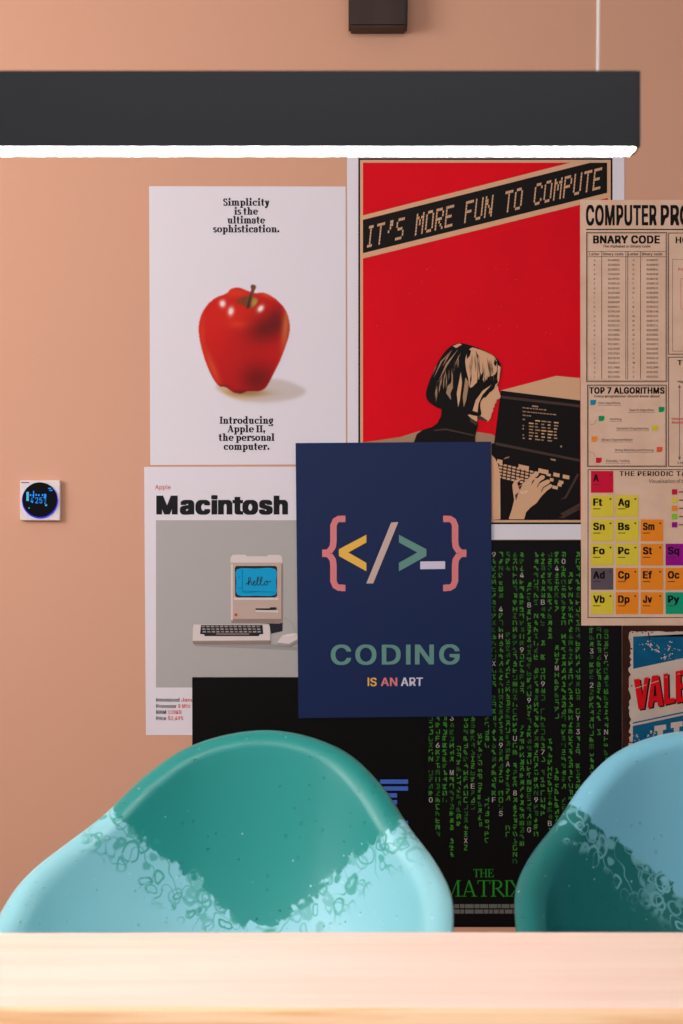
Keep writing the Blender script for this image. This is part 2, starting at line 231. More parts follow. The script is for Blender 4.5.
 'C': (730, '383 -10 322 -5 266 10 215 36 170 70 131 113 100 165 76 224 62 290 58 364 62 437 76 503 100 563 131 614 170 657 215 692 266 717 322 733 383 738 419 736 453 731 487 722 519 709 548 693 575 674 600 652 622 627 641 599 656 568 668 534 677 498 584 498 578 522 569 545 557 565 544 583 528 599 511 613 493 625 473 635 451 642 429 648 406 651 383 652 339 649 300 637 263 619 230 593 202 560 179 521 162 475 151 422 148 364 151 305 162 253 179 207 202 168 230 135 263 109 300 91 340 79 383 76 406 77 429 80 451 86 473 93 493 103 511 115 528 129 544 145 557 164 569 184 578 206 584 230 677 230 669 194 657 160 641 130 622 102 601 77 576 54 548 35 519 19 487 7 454 -2 419 -8', '17 19 18 17 20 19 16 20 17 16 21 20 16 22 21 15 22 16 15 23 22 15 24 23 14 24 15 14 25 24 13 44 14 44 43 14 43 25 14 42 25 43 42 26 25 41 26 42 13 45 44 40 26 41 39 26 40 13 46 45 38 26 39 38 27 26 37 27 38 13 47 46 12 47 13 36 27 37 35 27 36 35 28 27 12 48 47 34 28 35 34 29 28 33 29 34 11 48 12 11 49 48 32 29 33 32 30 29 31 30 32 11 50 49 10 50 11 10 51 50 9 51 10 9 52 51 8 52 9 8 53 52 8 54 53 7 54 8 7 55 54 72 74 73 72 75 74 6 55 7 6 56 55 71 75 72 71 76 75 70 76 71 6 57 56 5 57 6 69 76 70 69 77 76 68 77 69 5 58 57 68 78 77 67 78 68 66 78 67 4 58 5 4 59 58 65 78 66 65 79 78 64 79 65 4 60 59 63 79 64 62 79 63 4 61 60 61 79 62 61 80 79 4 80 61 3 80 4 3 81 80 2 81 3 2 82 81 2 83 82 1 83 2 1 84 83 1 85 84 0 85 1'),
 'D': (719, '313 0 178 0 178 82 307 82 363 85 412 97 455 116 491 142 520 174 542 213 558 259 568 309 571 365 568 421 558 471 543 516 520 555 492 587 457 613 416 631 369 643 316 646 178 646 178 728 322 728 390 723 451 709 504 685 551 651 589 610 620 560 643 502 656 437 661 365 656 293 643 228 620 170 589 119 549 77 502 44 446 20 383 5 178 728 178 0 86 0 86 728', '22 23 24 22 24 25 22 25 26 22 26 27 22 27 28 22 28 21 21 28 20 20 28 29 19 20 29 18 19 29 17 18 29 17 29 30 16 17 30 16 30 31 15 16 31 14 15 31 14 31 32 13 14 32 13 32 33 12 13 33 11 12 33 11 33 34 10 11 34 10 34 35 9 10 35 9 35 36 8 9 36 7 8 36 7 36 37 6 7 37 6 37 38 5 6 38 4 5 38 3 4 38 1 2 3 1 3 38 1 38 39 1 39 40 1 40 41 1 41 0 42 43 44 42 44 45'),
 'E': (599, '86 0 86 728 533 728 533 646 178 646 178 409 509 409 509 327 178 327 178 82 537 82 537 0', '0 4 1 4 2 1 4 3 2 0 5 4 0 8 5 8 6 5 8 7 6 0 9 8 0 10 9 0 11 10'),
 'F': (587, '86 0 86 728 528 728 528 646 178 646 178 398 495 398 495 317 178 317 178 0', '0 4 1 4 2 1 4 3 2 0 5 4 0 8 5 8 6 5 8 7 6 0 9 8'),
 'G': (745, '385 -10 322 -5 265 11 214 36 168 71 130 114 99 165 76 225 62 291 58 364 62 437 76 503 99 563 130 614 168 657 213 692 264 717 319 733 379 738 417 736 453 730 487 721 519 708 549 691 577 672 602 649 624 624 643 596 658 566 670 533 679 499 584 499 576 522 566 543 554 563 541 580 526 597 510 611 492 623 472 634 451 642 429 648 405 651 380 652 338 649 299 637 262 619 230 593 202 560 179 521 162 475 151 422 148 364 151 305 162 253 179 207 202 168 230 135 264 109 301 91 341 79 385 76 424 79 460 87 493 102 522 122 547 147 567 176 582 210 591 248 594 290 621 285 405 285 405 366 684 366 684 286 680 229 667 177 645 130 616 89 581 55 539 27 492 7 440 -6', '17 19 18 17 20 19 16 20 17 16 21 20 16 22 21 15 22 16 15 23 22 14 23 15 14 24 23 14 25 24 13 44 14 44 43 14 43 25 14 42 25 43 41 25 42 41 26 25 13 45 44 40 26 41 39 26 40 13 46 45 38 26 39 38 27 26 37 27 38 13 47 46 12 47 13 36 27 37 35 27 36 35 28 27 12 48 47 34 28 35 34 29 28 11 48 12 33 29 34 11 49 48 32 29 33 32 30 29 31 30 32 11 50 49 10 50 11 10 51 50 9 51 10 9 52 51 72 74 73 72 70 74 70 75 74 8 52 9 8 53 52 8 54 53 7 54 8 72 69 70 71 75 70 71 76 75 69 71 72 69 76 71 7 55 54 68 76 69 68 77 76 6 55 7 67 77 68 6 56 55 67 78 77 66 78 67 6 57 56 5 57 6 65 78 66 5 58 57 65 79 78 64 79 65 4 58 5 4 59 58 63 79 64 4 60 59 63 80 79 62 80 63 4 61 60 61 80 62 4 80 61 3 80 4 3 81 80 2 81 3 2 82 81 1 82 2 1 83 82 0 83 1'),
 'H': (740, '86 0 86 728 178 728 178 413 561 413 561 728 654 728 654 0 561 0 561 332 178 332 178 0', '0 2 1 0 3 2 4 6 5 4 7 6 0 10 3 10 4 3 10 9 4 9 7 4 0 11 10 8 7 9'),
 'I': (270, '90 0 180 0 180 728 90 728', '0 1 2 0 2 3'),
 'J': (567, '265 -10 205 -3 152 15 108 47 74 90 54 144 47 208 47 247 140 247 140 208 144 167 155 133 174 106 199 87 230 75 265 71 300 75 330 87 355 106 374 133 385 167 389 208 389 728 481 728 481 208 475 144 454 90 421 47 377 15 325 -3', '21 23 22 21 24 23 6 8 7 6 9 8 5 9 6 5 10 9 20 24 21 20 25 24 5 11 10 19 25 20 4 11 5 19 26 25 18 26 19 4 12 11 4 13 12 17 26 18 17 27 26 3 13 4 3 14 13 16 27 17 3 15 14 15 27 16 3 27 15 2 27 3 2 28 27 1 28 2 1 29 28 0 29 1'),
 'K': (668, '150 208 150 309 166 331 183 353 199 374 216 394 233 414 250 434 267 454 285 473 303 492 520 728 642 728 331 395 326 395 86 0 86 728 178 728 178 478 177 322 178 277 178 0 533 0 269 371 326 443 642 0', '15 17 16 15 18 17 10 12 11 10 24 12 24 13 12 9 24 10 15 1 18 1 2 18 2 19 18 8 24 9 7 24 8 7 23 24 13 25 24 6 23 7 5 23 6 0 13 14 0 25 13 4 23 5 3 23 4 3 22 23 2 19 3 19 22 3 20 22 19 15 0 1 21 22 20 15 25 0 21 25 15 22 25 21'),
 'L': (562, '86 0 86 728 178 728 178 82 517 82 517 0', '0 2 1 0 3 2 0 4 3 0 5 4'),
 'M': (899, '86 0 86 728 217 728 397 268 401 256 406 243 411 227 417 211 422 194 428 175 434 157 440 138 446 120 451 102 456 85 460 70 440 70 444 85 450 101 455 118 460 136 466 155 472 173 478 192 484 210 490 226 495 242 500 256 504 268 682 728 813 728 813 0 722 0 722 416 722 432 722 449 722 468 722 487 722 507 723 528 723 549 724 570 724 591 725 613 725 634 726 654 734 654 727 632 720 609 712 586 705 563 697 541 690 519 682 498 676 479 669 460 663 444 657 429 652 416 489 0 409 0 244 416 239 429 234 443 228 459 221 477 215 496 207 517 200 538 192 560 185 583 177 607 169 630 160 654 170 654 171 636 171 616 172 595 172 574 173 553 173 532 173 511 174 490 174 470 174 451 174 433 174 416 174 0', '0 73 1 73 2 1 73 74 2 74 3 2 28 45 29 45 30 29 45 46 30 46 31 30 0 72 73 75 3 74 28 44 45 47 31 46 76 3 75 28 48 44 48 43 44 48 43 47 43 31 47 0 76 72 76 71 72 0 77 76 71 3 76 42 31 43 28 49 48 70 3 71 0 78 77 41 31 42 28 50 49 69 3 70 0 79 78 40 31 41 28 51 50 68 3 69 0 80 79 39 31 40 28 52 51 67 3 68 0 81 80 38 31 39 28 53 52 66 3 67 0 82 81 37 31 38 28 54 53 65 3 66 0 83 82 36 31 37 28 55 54 64 3 65 0 84 83 35 31 36 28 56 55 63 3 64 0 85 84 34 31 35 28 57 56 62 3 63 0 86 85 33 31 34 28 58 57 61 3 62 0 87 86 60 3 61 28 59 58 32 31 33 60 4 3 27 59 28 60 5 4 26 59 27 60 6 5 25 59 26 60 7 6 24 59 25 60 8 7 23 59 24 60 9 8 22 59 23 60 10 9 21 59 22 60 11 10 20 59 21 60 12 11 19 59 20 60 18 12 18 13 12 18 13 19 13 59 19 14 59 13 60 17 18 15 59 14 60 16 17 60 15 16 60 59 15'),
 'N': (749, '86 0 86 728 195 728 491 261 499 249 509 233 519 216 530 196 542 175 555 153 567 129 580 104 592 79 579 77 577 103 575 129 573 155 572 180 572 203 571 225 571 245 571 263 571 279 571 728 663 728 663 0 554 0 289 415 278 434 266 453 254 473 241 495 227 519 212 545 195 575 176 609 154 647 171 649 172 614 174 581 175 549 176 520 177 493 178 469 178 448 179 431 179 416 179 0', '0 36 1 36 2 1 36 37 2 37 3 2 22 24 23 22 25 24 38 3 37 0 38 36 38 35 36 0 39 38 35 3 38 34 3 35 0 40 39 33 3 34 0 41 40 32 3 33 0 42 41 31 3 32 30 3 31 0 43 42 29 3 30 0 44 43 28 3 29 0 45 44 27 3 28 0 46 45 0 47 46 26 3 27 21 25 22 20 25 21 26 4 3 26 5 4 19 25 20 26 6 5 18 25 19 26 7 6 17 25 18 26 8 7 16 25 17 26 9 8 15 25 16 26 10 9 14 11 15 11 25 15 26 14 10 14 11 10 12 25 11 26 13 14 13 25 12 26 25 13'),
 'O': (763, '382 -10 322 -5 266 10 215 36 170 70 132 113 100 165 76 224 62 290 58 364 62 437 76 503 100 563 132 614 170 657 215 692 266 717 322 733 382 738 442 733 498 717 549 692 594 657 632 614 664 563 687 503 701 437 706 364 701 290 687 224 664 165 632 113 594 70 549 36 498 10 442 -5 382 76 424 79 463 90 500 109 533 134 561 167 584 206 602 252 612 305 616 364 612 423 602 476 584 522 561 561 533 594 500 619 463 638 424 649 382 652 340 649 300 638 264 619 231 593 203 561 179 521 162 475 152 423 148 364 152 305 162 252 179 206 203 167 231 135 264 109 300 90 340 79', '17 19 18 16 19 17 16 20 19 15 20 16 15 21 20 14 21 15 14 22 21 13 55 14 55 54 14 54 22 14 54 53 22 53 23 22 52 23 53 13 56 55 51 23 52 13 57 56 50 23 51 13 58 57 50 24 23 12 58 13 49 24 50 12 59 58 11 59 12 49 25 24 48 25 49 11 60 59 47 25 48 11 61 60 10 61 11 47 26 25 46 26 47 10 62 61 9 62 10 46 27 26 45 27 46 9 63 62 8 63 9 8 64 63 44 27 45 44 28 27 8 65 64 43 28 44 7 65 8 43 29 28 7 66 65 42 29 43 6 66 7 42 30 29 6 67 66 41 30 42 6 68 67 40 30 41 5 68 6 40 31 30 5 69 68 39 31 40 39 32 31 4 69 5 4 70 69 38 32 39 4 71 70 37 32 38 4 36 71 36 32 37 4 32 36 4 33 32 3 33 4 2 33 3 2 34 33 1 34 2 1 35 34 1 0 35'),
 'P': (636, '86 0 86 728 337 728 389 725 436 714 476 697 509 675 537 647 558 615 573 579 582 540 585 497 582 455 573 416 558 380 537 347 509 320 476 297 436 279 389 269 337 266 156 266 156 347 333 347 368 349 399 356 425 366 446 381 464 399 477 420 486 444 491 470 493 497 491 525 486 551 477 575 464 595 446 613 425 628 399 638 368 645 332 647 178 647 178 0', '0 42 1 42 2 1 42 3 2 42 4 3 42 5 4 42 6 5 42 7 6 42 41 7 41 40 7 40 8 7 0 22 42 22 43 42 39 8 40 38 8 39 37 8 38 37 9 8 36 9 37 35 9 36 35 10 9 34 10 35 33 10 34 33 11 10 32 11 33 31 11 32 31 12 11 30 12 31 30 13 12 29 13 30 28 13 29 28 14 13 27 14 28 26 14 27 26 15 14 25 15 26 24 15 25 23 15 24 23 16 15 0 21 22 43 23 22 43 20 23 20 16 23 20 17 16 20 18 17 20 19 18 0 20 21 0 43 20'),
 'Q': (763, '351 228 448 228 529 121 549 93 670 -68 574 -68 494 38 474 65 382 -10 322 -5 266 10 215 36 170 70 132 113 100 165 76 224 62 290 58 364 62 437 76 503 100 563 132 614 170 657 215 692 266 717 322 733 382 738 442 733 498 717 549 692 594 657 632 614 664 563 687 503 701 437 706 364 701 290 687 224 664 165 632 113 594 70 549 36 498 10 442 -5 382 76 424 79 463 90 500 109 533 134 561 167 584 206 602 252 612 305 616 364 612 423 602 476 584 522 561 561 533 594 500 619 463 638 424 649 382 652 340 649 300 638 264 619 231 593 203 561 179 521 162 475 152 423 148 364 152 305 162 252 179 206 203 167 231 135 264 109 300 90 340 79', '25 27 26 24 27 25 24 28 27 23 28 24 23 29 28 22 29 23 22 30 29 21 63 22 63 62 22 62 30 22 62 61 30 61 31 30 60 31 61 21 64 63 59 31 60 21 65 64 58 31 59 21 66 65 58 32 31 20 66 21 57 32 58 20 67 66 19 67 20 57 33 32 56 33 57 19 68 67 55 33 56 19 69 68 18 69 19 55 34 33 54 34 55 18 70 69 17 70 18 54 35 34 53 35 54 17 71 70 16 71 17 16 72 71 52 35 53 52 36 35 16 73 72 51 36 52 15 73 16 51 37 36 15 74 73 50 37 51 7 46 0 46 1 0 46 47 1 47 2 1 14 74 15 50 38 37 14 75 74 49 38 50 14 76 75 48 38 49 13 76 14 48 39 38 13 77 76 47 2 48 2 39 48 3 39 2 3 40 39 12 77 13 12 78 77 4 40 3 12 79 78 45 7 46 12 44 79 44 7 45 12 7 44 41 4 40 11 7 12 11 6 7 11 42 6 42 5 6 10 42 11 42 4 41 9 42 10 9 43 42 5 4 42 9 8 43'),
 'R': (642, '86 0 86 728 338 728 390 725 437 715 477 699 510 678 538 651 559 620 574 584 583 546 586 504 583 462 574 423 559 388 538 358 510 332 476 311 436 295 390 286 338 283 138 283 138 365 334 365 370 367 400 372 426 382 447 395 465 411 478 430 487 452 492 477 494 504 492 531 487 557 478 579 465 599 447 616 426 629 400 639 369 645 333 647 178 647 178 0 505 0 329 328 433 328 612 0', '0 22 1 22 42 1 42 2 1 42 3 2 42 4 3 42 5 4 42 6 5 42 7 6 42 41 7 41 40 7 40 8 7 22 43 42 39 8 40 38 8 39 37 8 38 37 9 8 36 9 37 35 9 36 35 10 9 34 10 35 33 10 34 33 11 10 32 11 33 31 11 32 31 12 11 30 12 31 30 13 12 29 13 30 28 13 29 28 14 13 27 14 28 26 14 27 26 15 14 25 15 26 24 15 25 23 15 24 0 21 22 43 23 22 43 45 23 45 15 23 45 16 15 45 46 16 46 17 16 43 20 45 20 44 45 47 17 46 18 47 17 19 47 18 20 47 19 0 20 21 0 43 20 44 47 20'),
 'S': (639, '320 -13 270 -10 224 -1 182 13 146 33 116 57 91 86 73 119 61 155 55 195 150 195 154 169 163 146 177 126 194 109 215 95 238 84 264 76 291 72 320 70 352 72 382 77 409 86 434 98 454 113 471 131 484 152 492 175 494 199 492 221 486 240 475 256 461 270 444 282 423 293 401 302 376 310 350 318 263 343 207 362 161 385 123 414 96 448 80 487 74 533 78 572 89 608 107 641 132 669 162 693 197 712 236 726 279 735 325 738 371 735 414 726 452 712 487 693 516 670 540 642 558 611 569 577 574 541 483 541 475 575 458 603 432 626 400 643 364 653 322 656 292 654 264 649 239 641 217 629 199 615 184 599 173 580 167 559 165 537 167 514 175 494 187 477 204 463 222 451 242 441 264 433 284 426 304 420 378 400 400 393 422 386 446 377 469 367 492 354 513 340 533 323 550 304 565 283 576 258 582 230 584 198 581 160 570 124 553 91 529 61 499 36 463 15 421 0 373 -10', '52 54 53 51 54 52 51 55 54 50 55 51 50 56 55 49 56 50 49 57 56 48 57 49 48 58 57 48 59 58 47 70 48 70 69 48 69 59 48 68 59 69 47 71 70 67 59 68 47 72 71 66 59 67 66 60 59 46 72 47 46 73 72 46 74 73 65 60 66 46 75 74 65 61 60 45 75 46 64 61 65 45 76 75 45 77 76 64 62 61 63 62 64 44 77 45 44 78 77 44 79 78 43 79 44 43 80 79 43 81 80 42 81 43 42 82 81 42 83 82 42 84 83 41 84 42 41 85 84 41 86 85 41 87 86 41 88 87 40 88 41 40 89 88 40 90 89 40 91 90 39 91 40 39 92 91 39 93 92 38 93 39 38 94 93 37 94 38 37 95 94 37 96 95 36 96 37 35 96 36 35 97 96 34 97 35 33 97 34 33 98 97 32 98 33 31 98 32 31 99 98 30 99 31 29 99 30 29 100 99 28 100 29 27 100 28 27 101 100 8 10 9 8 11 10 26 101 27 8 12 11 26 102 101 7 12 8 25 102 26 7 13 12 24 102 25 7 14 13 24 103 102 6 14 7 23 103 24 6 15 14 22 103 23 6 16 15 22 104 103 21 104 22 5 16 6 5 17 16 20 104 21 5 18 17 19 104 20 5 19 18 5 104 19 5 105 104 4 105 5 4 106 105 3 106 4 3 107 106 2 107 3 2 108 107 1 108 2 1 0 108'),
 'T': (642, '45 646 45 728 597 728 597 646 367 646 367 0 276 0 276 646', '0 2 1 0 3 2 7 3 0 6 4 7 4 3 7 6 5 4'),
 'U': (740, '370 -12 315 -8 265 3 220 22 181 47 148 78 121 114 102 155 90 200 86 248 86 728 178 728 178 255 180 221 188 190 201 162 219 136 241 115 268 97 298 84 332 76 370 74 408 76 443 84 473 97 500 115 521 136 539 162 552 190 559 221 562 255 562 728 654 728 654 248 650 200 639 155 619 114 592 78 559 47 520 22 475 3 425 -8', '9 11 10 9 12 11 30 32 31 30 33 32 9 13 12 29 33 30 8 13 9 29 34 33 8 14 13 28 34 29 7 14 8 28 35 34 27 35 28 7 15 14 7 16 15 26 35 27 6 16 7 26 36 35 6 17 16 25 36 26 6 18 17 24 36 25 5 18 6 24 37 36 5 19 18 23 37 24 5 20 19 22 37 23 22 38 37 4 20 5 4 21 20 21 38 22 4 38 21 3 38 4 3 39 38 2 39 3 2 40 39 1 40 2 1 41 40 0 41 1'),
 'V': (686, '292 0 23 728 121 728 275 295 285 268 296 235 308 197 322 152 338 101 355 44 336 44 353 102 368 154 382 198 394 236 405 268 414 295 565 728 663 728 398 0', '0 2 1 0 3 2 16 18 17 16 19 18 0 4 3 15 19 16 14 19 15 0 5 4 13 19 14 0 6 5 12 19 13 0 7 6 11 19 12 0 8 7 10 9 11 9 19 11 0 9 8 0 19 9'),
 'W': (982, '222 0 23 728 118 728 234 280 240 257 245 232 251 208 257 184 262 159 267 134 272 109 277 83 282 57 271 57 276 83 281 109 286 134 291 159 297 184 302 208 308 232 314 257 321 280 438 728 543 728 661 280 667 257 673 232 679 208 685 184 690 159 696 134 701 109 706 83 711 57 699 57 704 83 709 109 714 134 719 159 725 184 730 208 736 232 742 257 748 280 863 728 958 728 759 0 652 0 526 462 518 493 510 526 503 560 495 597 488 637 481 680 500 680 493 639 486 600 479 565 472 531 464 496 455 462 330 0', '0 2 1 0 3 2 22 55 23 55 24 23 55 56 24 56 25 24 44 46 45 44 47 46 22 54 55 57 25 56 58 53 57 53 25 57 22 58 54 58 53 54 22 59 58 52 25 53 22 60 59 51 25 52 22 61 60 50 25 51 22 62 61 49 25 50 22 63 62 48 25 49 0 4 3 21 63 22 48 26 25 43 47 44 0 5 4 20 63 21 48 27 26 42 47 43 0 6 5 19 63 20 48 28 27 41 47 42 0 7 6 18 63 19 48 29 28 40 47 41 0 8 7 17 63 18 48 30 29 39 47 40 0 9 8 16 63 17 48 31 30 38 47 39 0 10 9 15 63 16 48 32 31 37 47 38 0 14 10 14 11 10 48 36 32 36 33 32 14 11 15 11 63 15 36 33 37 33 47 37 12 63 11 34 47 33 0 13 14 48 35 36 0 12 13 0 63 12 48 34 35 48 47 34'),
 'X': (679, '26 0 311 407 311 338 42 728 149 728 255 573 269 552 281 534 292 517 302 501 311 486 320 471 329 455 338 437 348 418 332 418 342 437 352 454 361 470 369 486 379 501 389 517 400 533 413 552 427 573 535 728 639 728 370 342 370 410 652 0 546 0 418 185 406 204 394 221 384 236 375 251 366 265 357 280 349 295 340 312 330 331 350 331 340 313 331 296 322 281 314 267 305 252 295 237 285 222 273 204 260 185 131 0', '2 4 3 2 5 4 24 26 25 24 27 26 2 6 5 23 27 24 2 7 6 22 27 23 2 8 7 21 27 22 2 9 8 20 27 21 2 1 9 1 10 9 19 28 20 28 27 20 1 11 10 18 28 19 1 12 11 17 28 18 1 13 12 16 28 17 1 15 13 15 14 13 15 28 16 1 28 15 1 29 28 0 40 1 40 41 1 41 29 1 0 39 40 42 29 41 43 38 42 38 29 42 0 43 39 43 38 39 0 44 43 37 29 38 0 45 44 36 29 37 0 46 45 35 29 36 0 47 46 34 29 35 0 48 47 33 29 34 0 49 48 32 29 33 0 50 49 31 29 32 0 51 50 30 29 31'),
 'Y': (675, '291 0 291 298 23 728 130 728 275 493 290 467 305 442 318 418 331 392 344 363 357 330 320 330 333 363 346 393 359 419 373 443 387 468 401 493 545 728 651 728 384 298 384 0', '1 3 2 1 4 3 17 19 18 17 20 19 1 5 4 16 20 17 15 20 16 1 6 5 14 20 15 1 7 6 13 20 14 1 8 7 12 9 13 9 20 13 1 12 8 12 9 8 1 11 12 10 20 9 1 10 11 1 20 10 0 20 1 0 21 20'),
 'Z': (627, '60 0 60 66 391 551 406 573 422 594 438 616 454 638 471 659 488 681 498 650 468 649 438 648 408 647 379 647 349 646 319 646 58 646 58 728 568 728 568 661 241 184 225 161 209 138 192 115 174 93 157 70 139 47 129 78 159 79 188 80 218 81 247 81 277 82 306 82 572 82 572 0', '16 18 17 16 8 18 8 19 18 16 7 8 9 19 8 9 20 19 16 11 7 11 6 7 10 20 9 11 6 10 6 20 10 16 12 11 16 13 12 16 14 13 16 15 14 5 20 6 4 20 5 3 20 4 2 20 3 1 20 2 1 21 20 1 22 21 1 23 22 1 24 23 1 27 24 27 28 24 28 25 24 32 34 33 32 35 34 31 35 32 30 35 31 29 35 30 28 35 29 25 35 28 1 26 27 26 35 25 0 26 1 0 35 26'),
 'a': (557, '229 -12 195 -10 164 -4 135 7 109 22 87 41 68 64 54 90 46 121 43 154 46 184 52 209 62 230 75 248 92 264 111 276 132 287 155 295 179 301 204 307 230 311 255 315 286 319 312 322 334 324 353 327 368 331 380 336 388 343 393 352 394 364 394 367 393 389 389 408 382 425 372 439 359 451 343 461 325 468 304 472 280 473 255 472 233 468 214 461 196 452 181 442 168 430 158 418 149 405 143 392 59 417 73 447 91 474 112 495 136 513 162 527 190 537 219 544 248 549 278 550 298 549 319 547 342 543 365 537 387 528 409 516 429 501 446 481 461 458 473 431 479 398 482 360 482 0 396 0 396 74 390 74 383 61 373 48 361 35 346 23 328 11 308 1 285 -6 258 -11 244 65 275 67 302 73 326 84 347 98 364 114 377 133 387 154 392 175 394 197 394 272 389 268 382 264 371 260 359 257 346 254 331 252 316 249 301 247 287 245 273 243 261 242 251 240 231 237 211 233 192 227 175 220 160 210 148 199 139 186 133 169 131 150 133 132 138 117 146 103 157 92 170 82 186 75 203 69 223 66', '58 60 59 58 61 60 57 61 58 57 62 61 56 62 57 56 63 62 55 63 56 55 64 63 55 65 64 54 65 55 54 66 65 53 66 54 53 67 66 52 67 53 52 40 67 40 39 67 39 68 67 51 41 52 41 40 52 51 42 41 38 68 39 51 43 42 37 68 38 51 44 43 36 68 37 36 69 68 51 45 44 35 69 36 50 45 51 50 46 45 34 69 35 34 70 69 50 47 46 33 70 34 50 48 47 49 48 50 32 70 33 32 71 70 31 71 32 30 71 31 29 71 30 29 72 71 28 72 29 27 72 28 26 94 27 94 72 27 25 94 26 24 94 25 23 94 24 22 94 23 21 94 22 20 94 21 19 94 20 18 94 19 17 94 18 16 94 17 15 94 16 14 94 15 14 95 94 93 72 94 14 96 95 14 97 96 13 97 14 13 98 97 13 99 98 13 100 99 13 101 100 13 102 101 12 102 13 12 103 102 12 104 103 12 105 104 12 106 105 12 107 106 12 108 107 12 109 108 11 109 12 11 110 109 11 111 110 11 112 111 10 112 11 10 113 112 92 72 93 10 114 113 9 114 10 91 72 92 9 115 114 8 115 9 90 72 91 8 116 115 89 72 90 8 117 116 7 117 8 7 118 117 88 74 89 74 72 89 7 119 118 87 74 88 7 120 119 6 120 7 86 75 87 75 74 87 6 121 120 6 122 121 86 76 75 73 72 74 85 76 86 6 123 122 84 76 85 6 84 123 6 76 84 5 76 6 5 77 76 5 78 77 4 78 5 4 79 78 4 80 79 3 80 4 3 81 80 2 81 3 2 82 81 1 82 2 1 83 82 0 83 1'),
 'b': (607, '328 -12 297 -10 270 -4 247 5 227 17 211 30 197 45 186 59 177 72 169 84 160 84 160 0 75 0 75 728 163 728 163 457 169 457 177 468 186 481 197 495 210 509 226 522 245 533 268 543 296 548 328 550 371 546 411 535 448 516 480 490 507 458 529 419 545 374 555 325 558 270 555 215 546 166 529 121 507 82 480 49 448 23 412 4 372 -8 315 67 347 70 375 79 400 94 421 114 438 138 452 167 462 199 468 234 470 271 468 308 462 342 452 374 439 402 421 426 400 446 376 460 347 469 315 472 283 469 255 461 231 447 210 427 192 404 179 376 169 345 163 310 161 271 163 232 169 197 179 165 193 136 210 112 231 93 256 78 284 70', '12 14 13 12 15 14 24 26 25 23 26 24 23 27 26 22 27 23 22 28 27 21 28 22 20 28 21 20 29 28 19 29 20 18 29 19 18 61 29 61 30 29 17 61 18 17 62 61 60 30 61 17 63 62 59 30 60 16 63 17 16 64 63 58 30 59 58 31 30 12 16 15 12 68 16 68 67 16 67 66 16 66 65 16 65 64 16 57 31 58 56 31 57 56 32 31 55 32 56 55 33 32 54 33 55 12 69 68 53 33 54 53 34 33 12 70 69 52 34 53 12 71 70 51 34 52 51 35 34 50 35 51 12 72 71 50 36 35 49 36 50 12 73 72 48 36 49 48 37 36 12 74 73 47 37 48 12 10 74 10 75 74 47 38 37 46 38 47 10 76 75 45 38 46 10 9 76 9 77 76 12 11 10 8 77 9 45 39 38 44 39 45 8 78 77 7 78 8 43 39 44 7 43 78 7 39 43 6 39 7 6 40 39 5 40 6 4 40 5 4 41 40 3 41 4 2 41 3 2 42 41 1 42 2 1 0 42'),
 'c': (566, '297 -12 249 -8 206 4 167 23 133 50 104 83 80 122 63 166 52 215 49 268 52 322 63 372 80 417 104 456 133 488 167 515 206 535 249 546 297 550 323 549 348 545 372 540 395 532 416 522 437 509 455 495 472 479 486 461 499 441 509 419 517 396 433 375 429 389 423 402 416 414 407 425 397 435 386 445 374 453 361 459 346 465 331 469 314 471 297 472 263 469 233 459 208 444 186 423 169 398 155 370 145 338 140 304 138 268 140 233 145 200 155 168 169 139 186 115 208 94 233 79 263 70 297 66 315 67 331 70 347 74 362 79 375 86 387 95 399 104 409 115 417 127 425 140 431 153 435 168 519 147 511 123 501 101 488 80 474 62 457 45 438 31 418 18 396 7 373 -1 349 -7 323 -11', '17 19 18 17 20 19 16 20 17 16 21 20 16 22 21 15 22 16 15 23 22 15 24 23 14 24 15 14 25 24 14 26 25 13 43 14 43 26 14 43 42 26 42 27 26 13 44 43 41 27 42 13 45 44 40 27 41 39 27 40 39 28 27 13 46 45 38 28 39 12 46 13 37 28 38 36 28 37 12 47 46 36 29 28 35 29 36 34 29 35 12 48 47 34 30 29 11 48 12 33 30 34 32 30 33 11 49 48 32 31 30 10 49 11 10 50 49 10 51 50 9 51 10 9 52 51 8 52 9 8 53 52 8 54 53 7 54 8 7 55 54 7 56 55 72 74 73 6 56 7 71 74 72 71 75 74 70 75 71 6 57 56 69 75 70 69 76 75 5 57 6 5 58 57 68 76 69 67 76 68 67 77 76 66 77 67 5 59 58 65 77 66 4 59 5 65 78 77 64 78 65 4 60 59 63 78 64 62 78 63 4 61 60 61 78 62 4 78 61 4 79 78 3 79 4 3 80 79 3 81 80 2 81 3 2 82 81 2 83 82 1 83 2 1 84 83 1 85 84 0 85 1'),
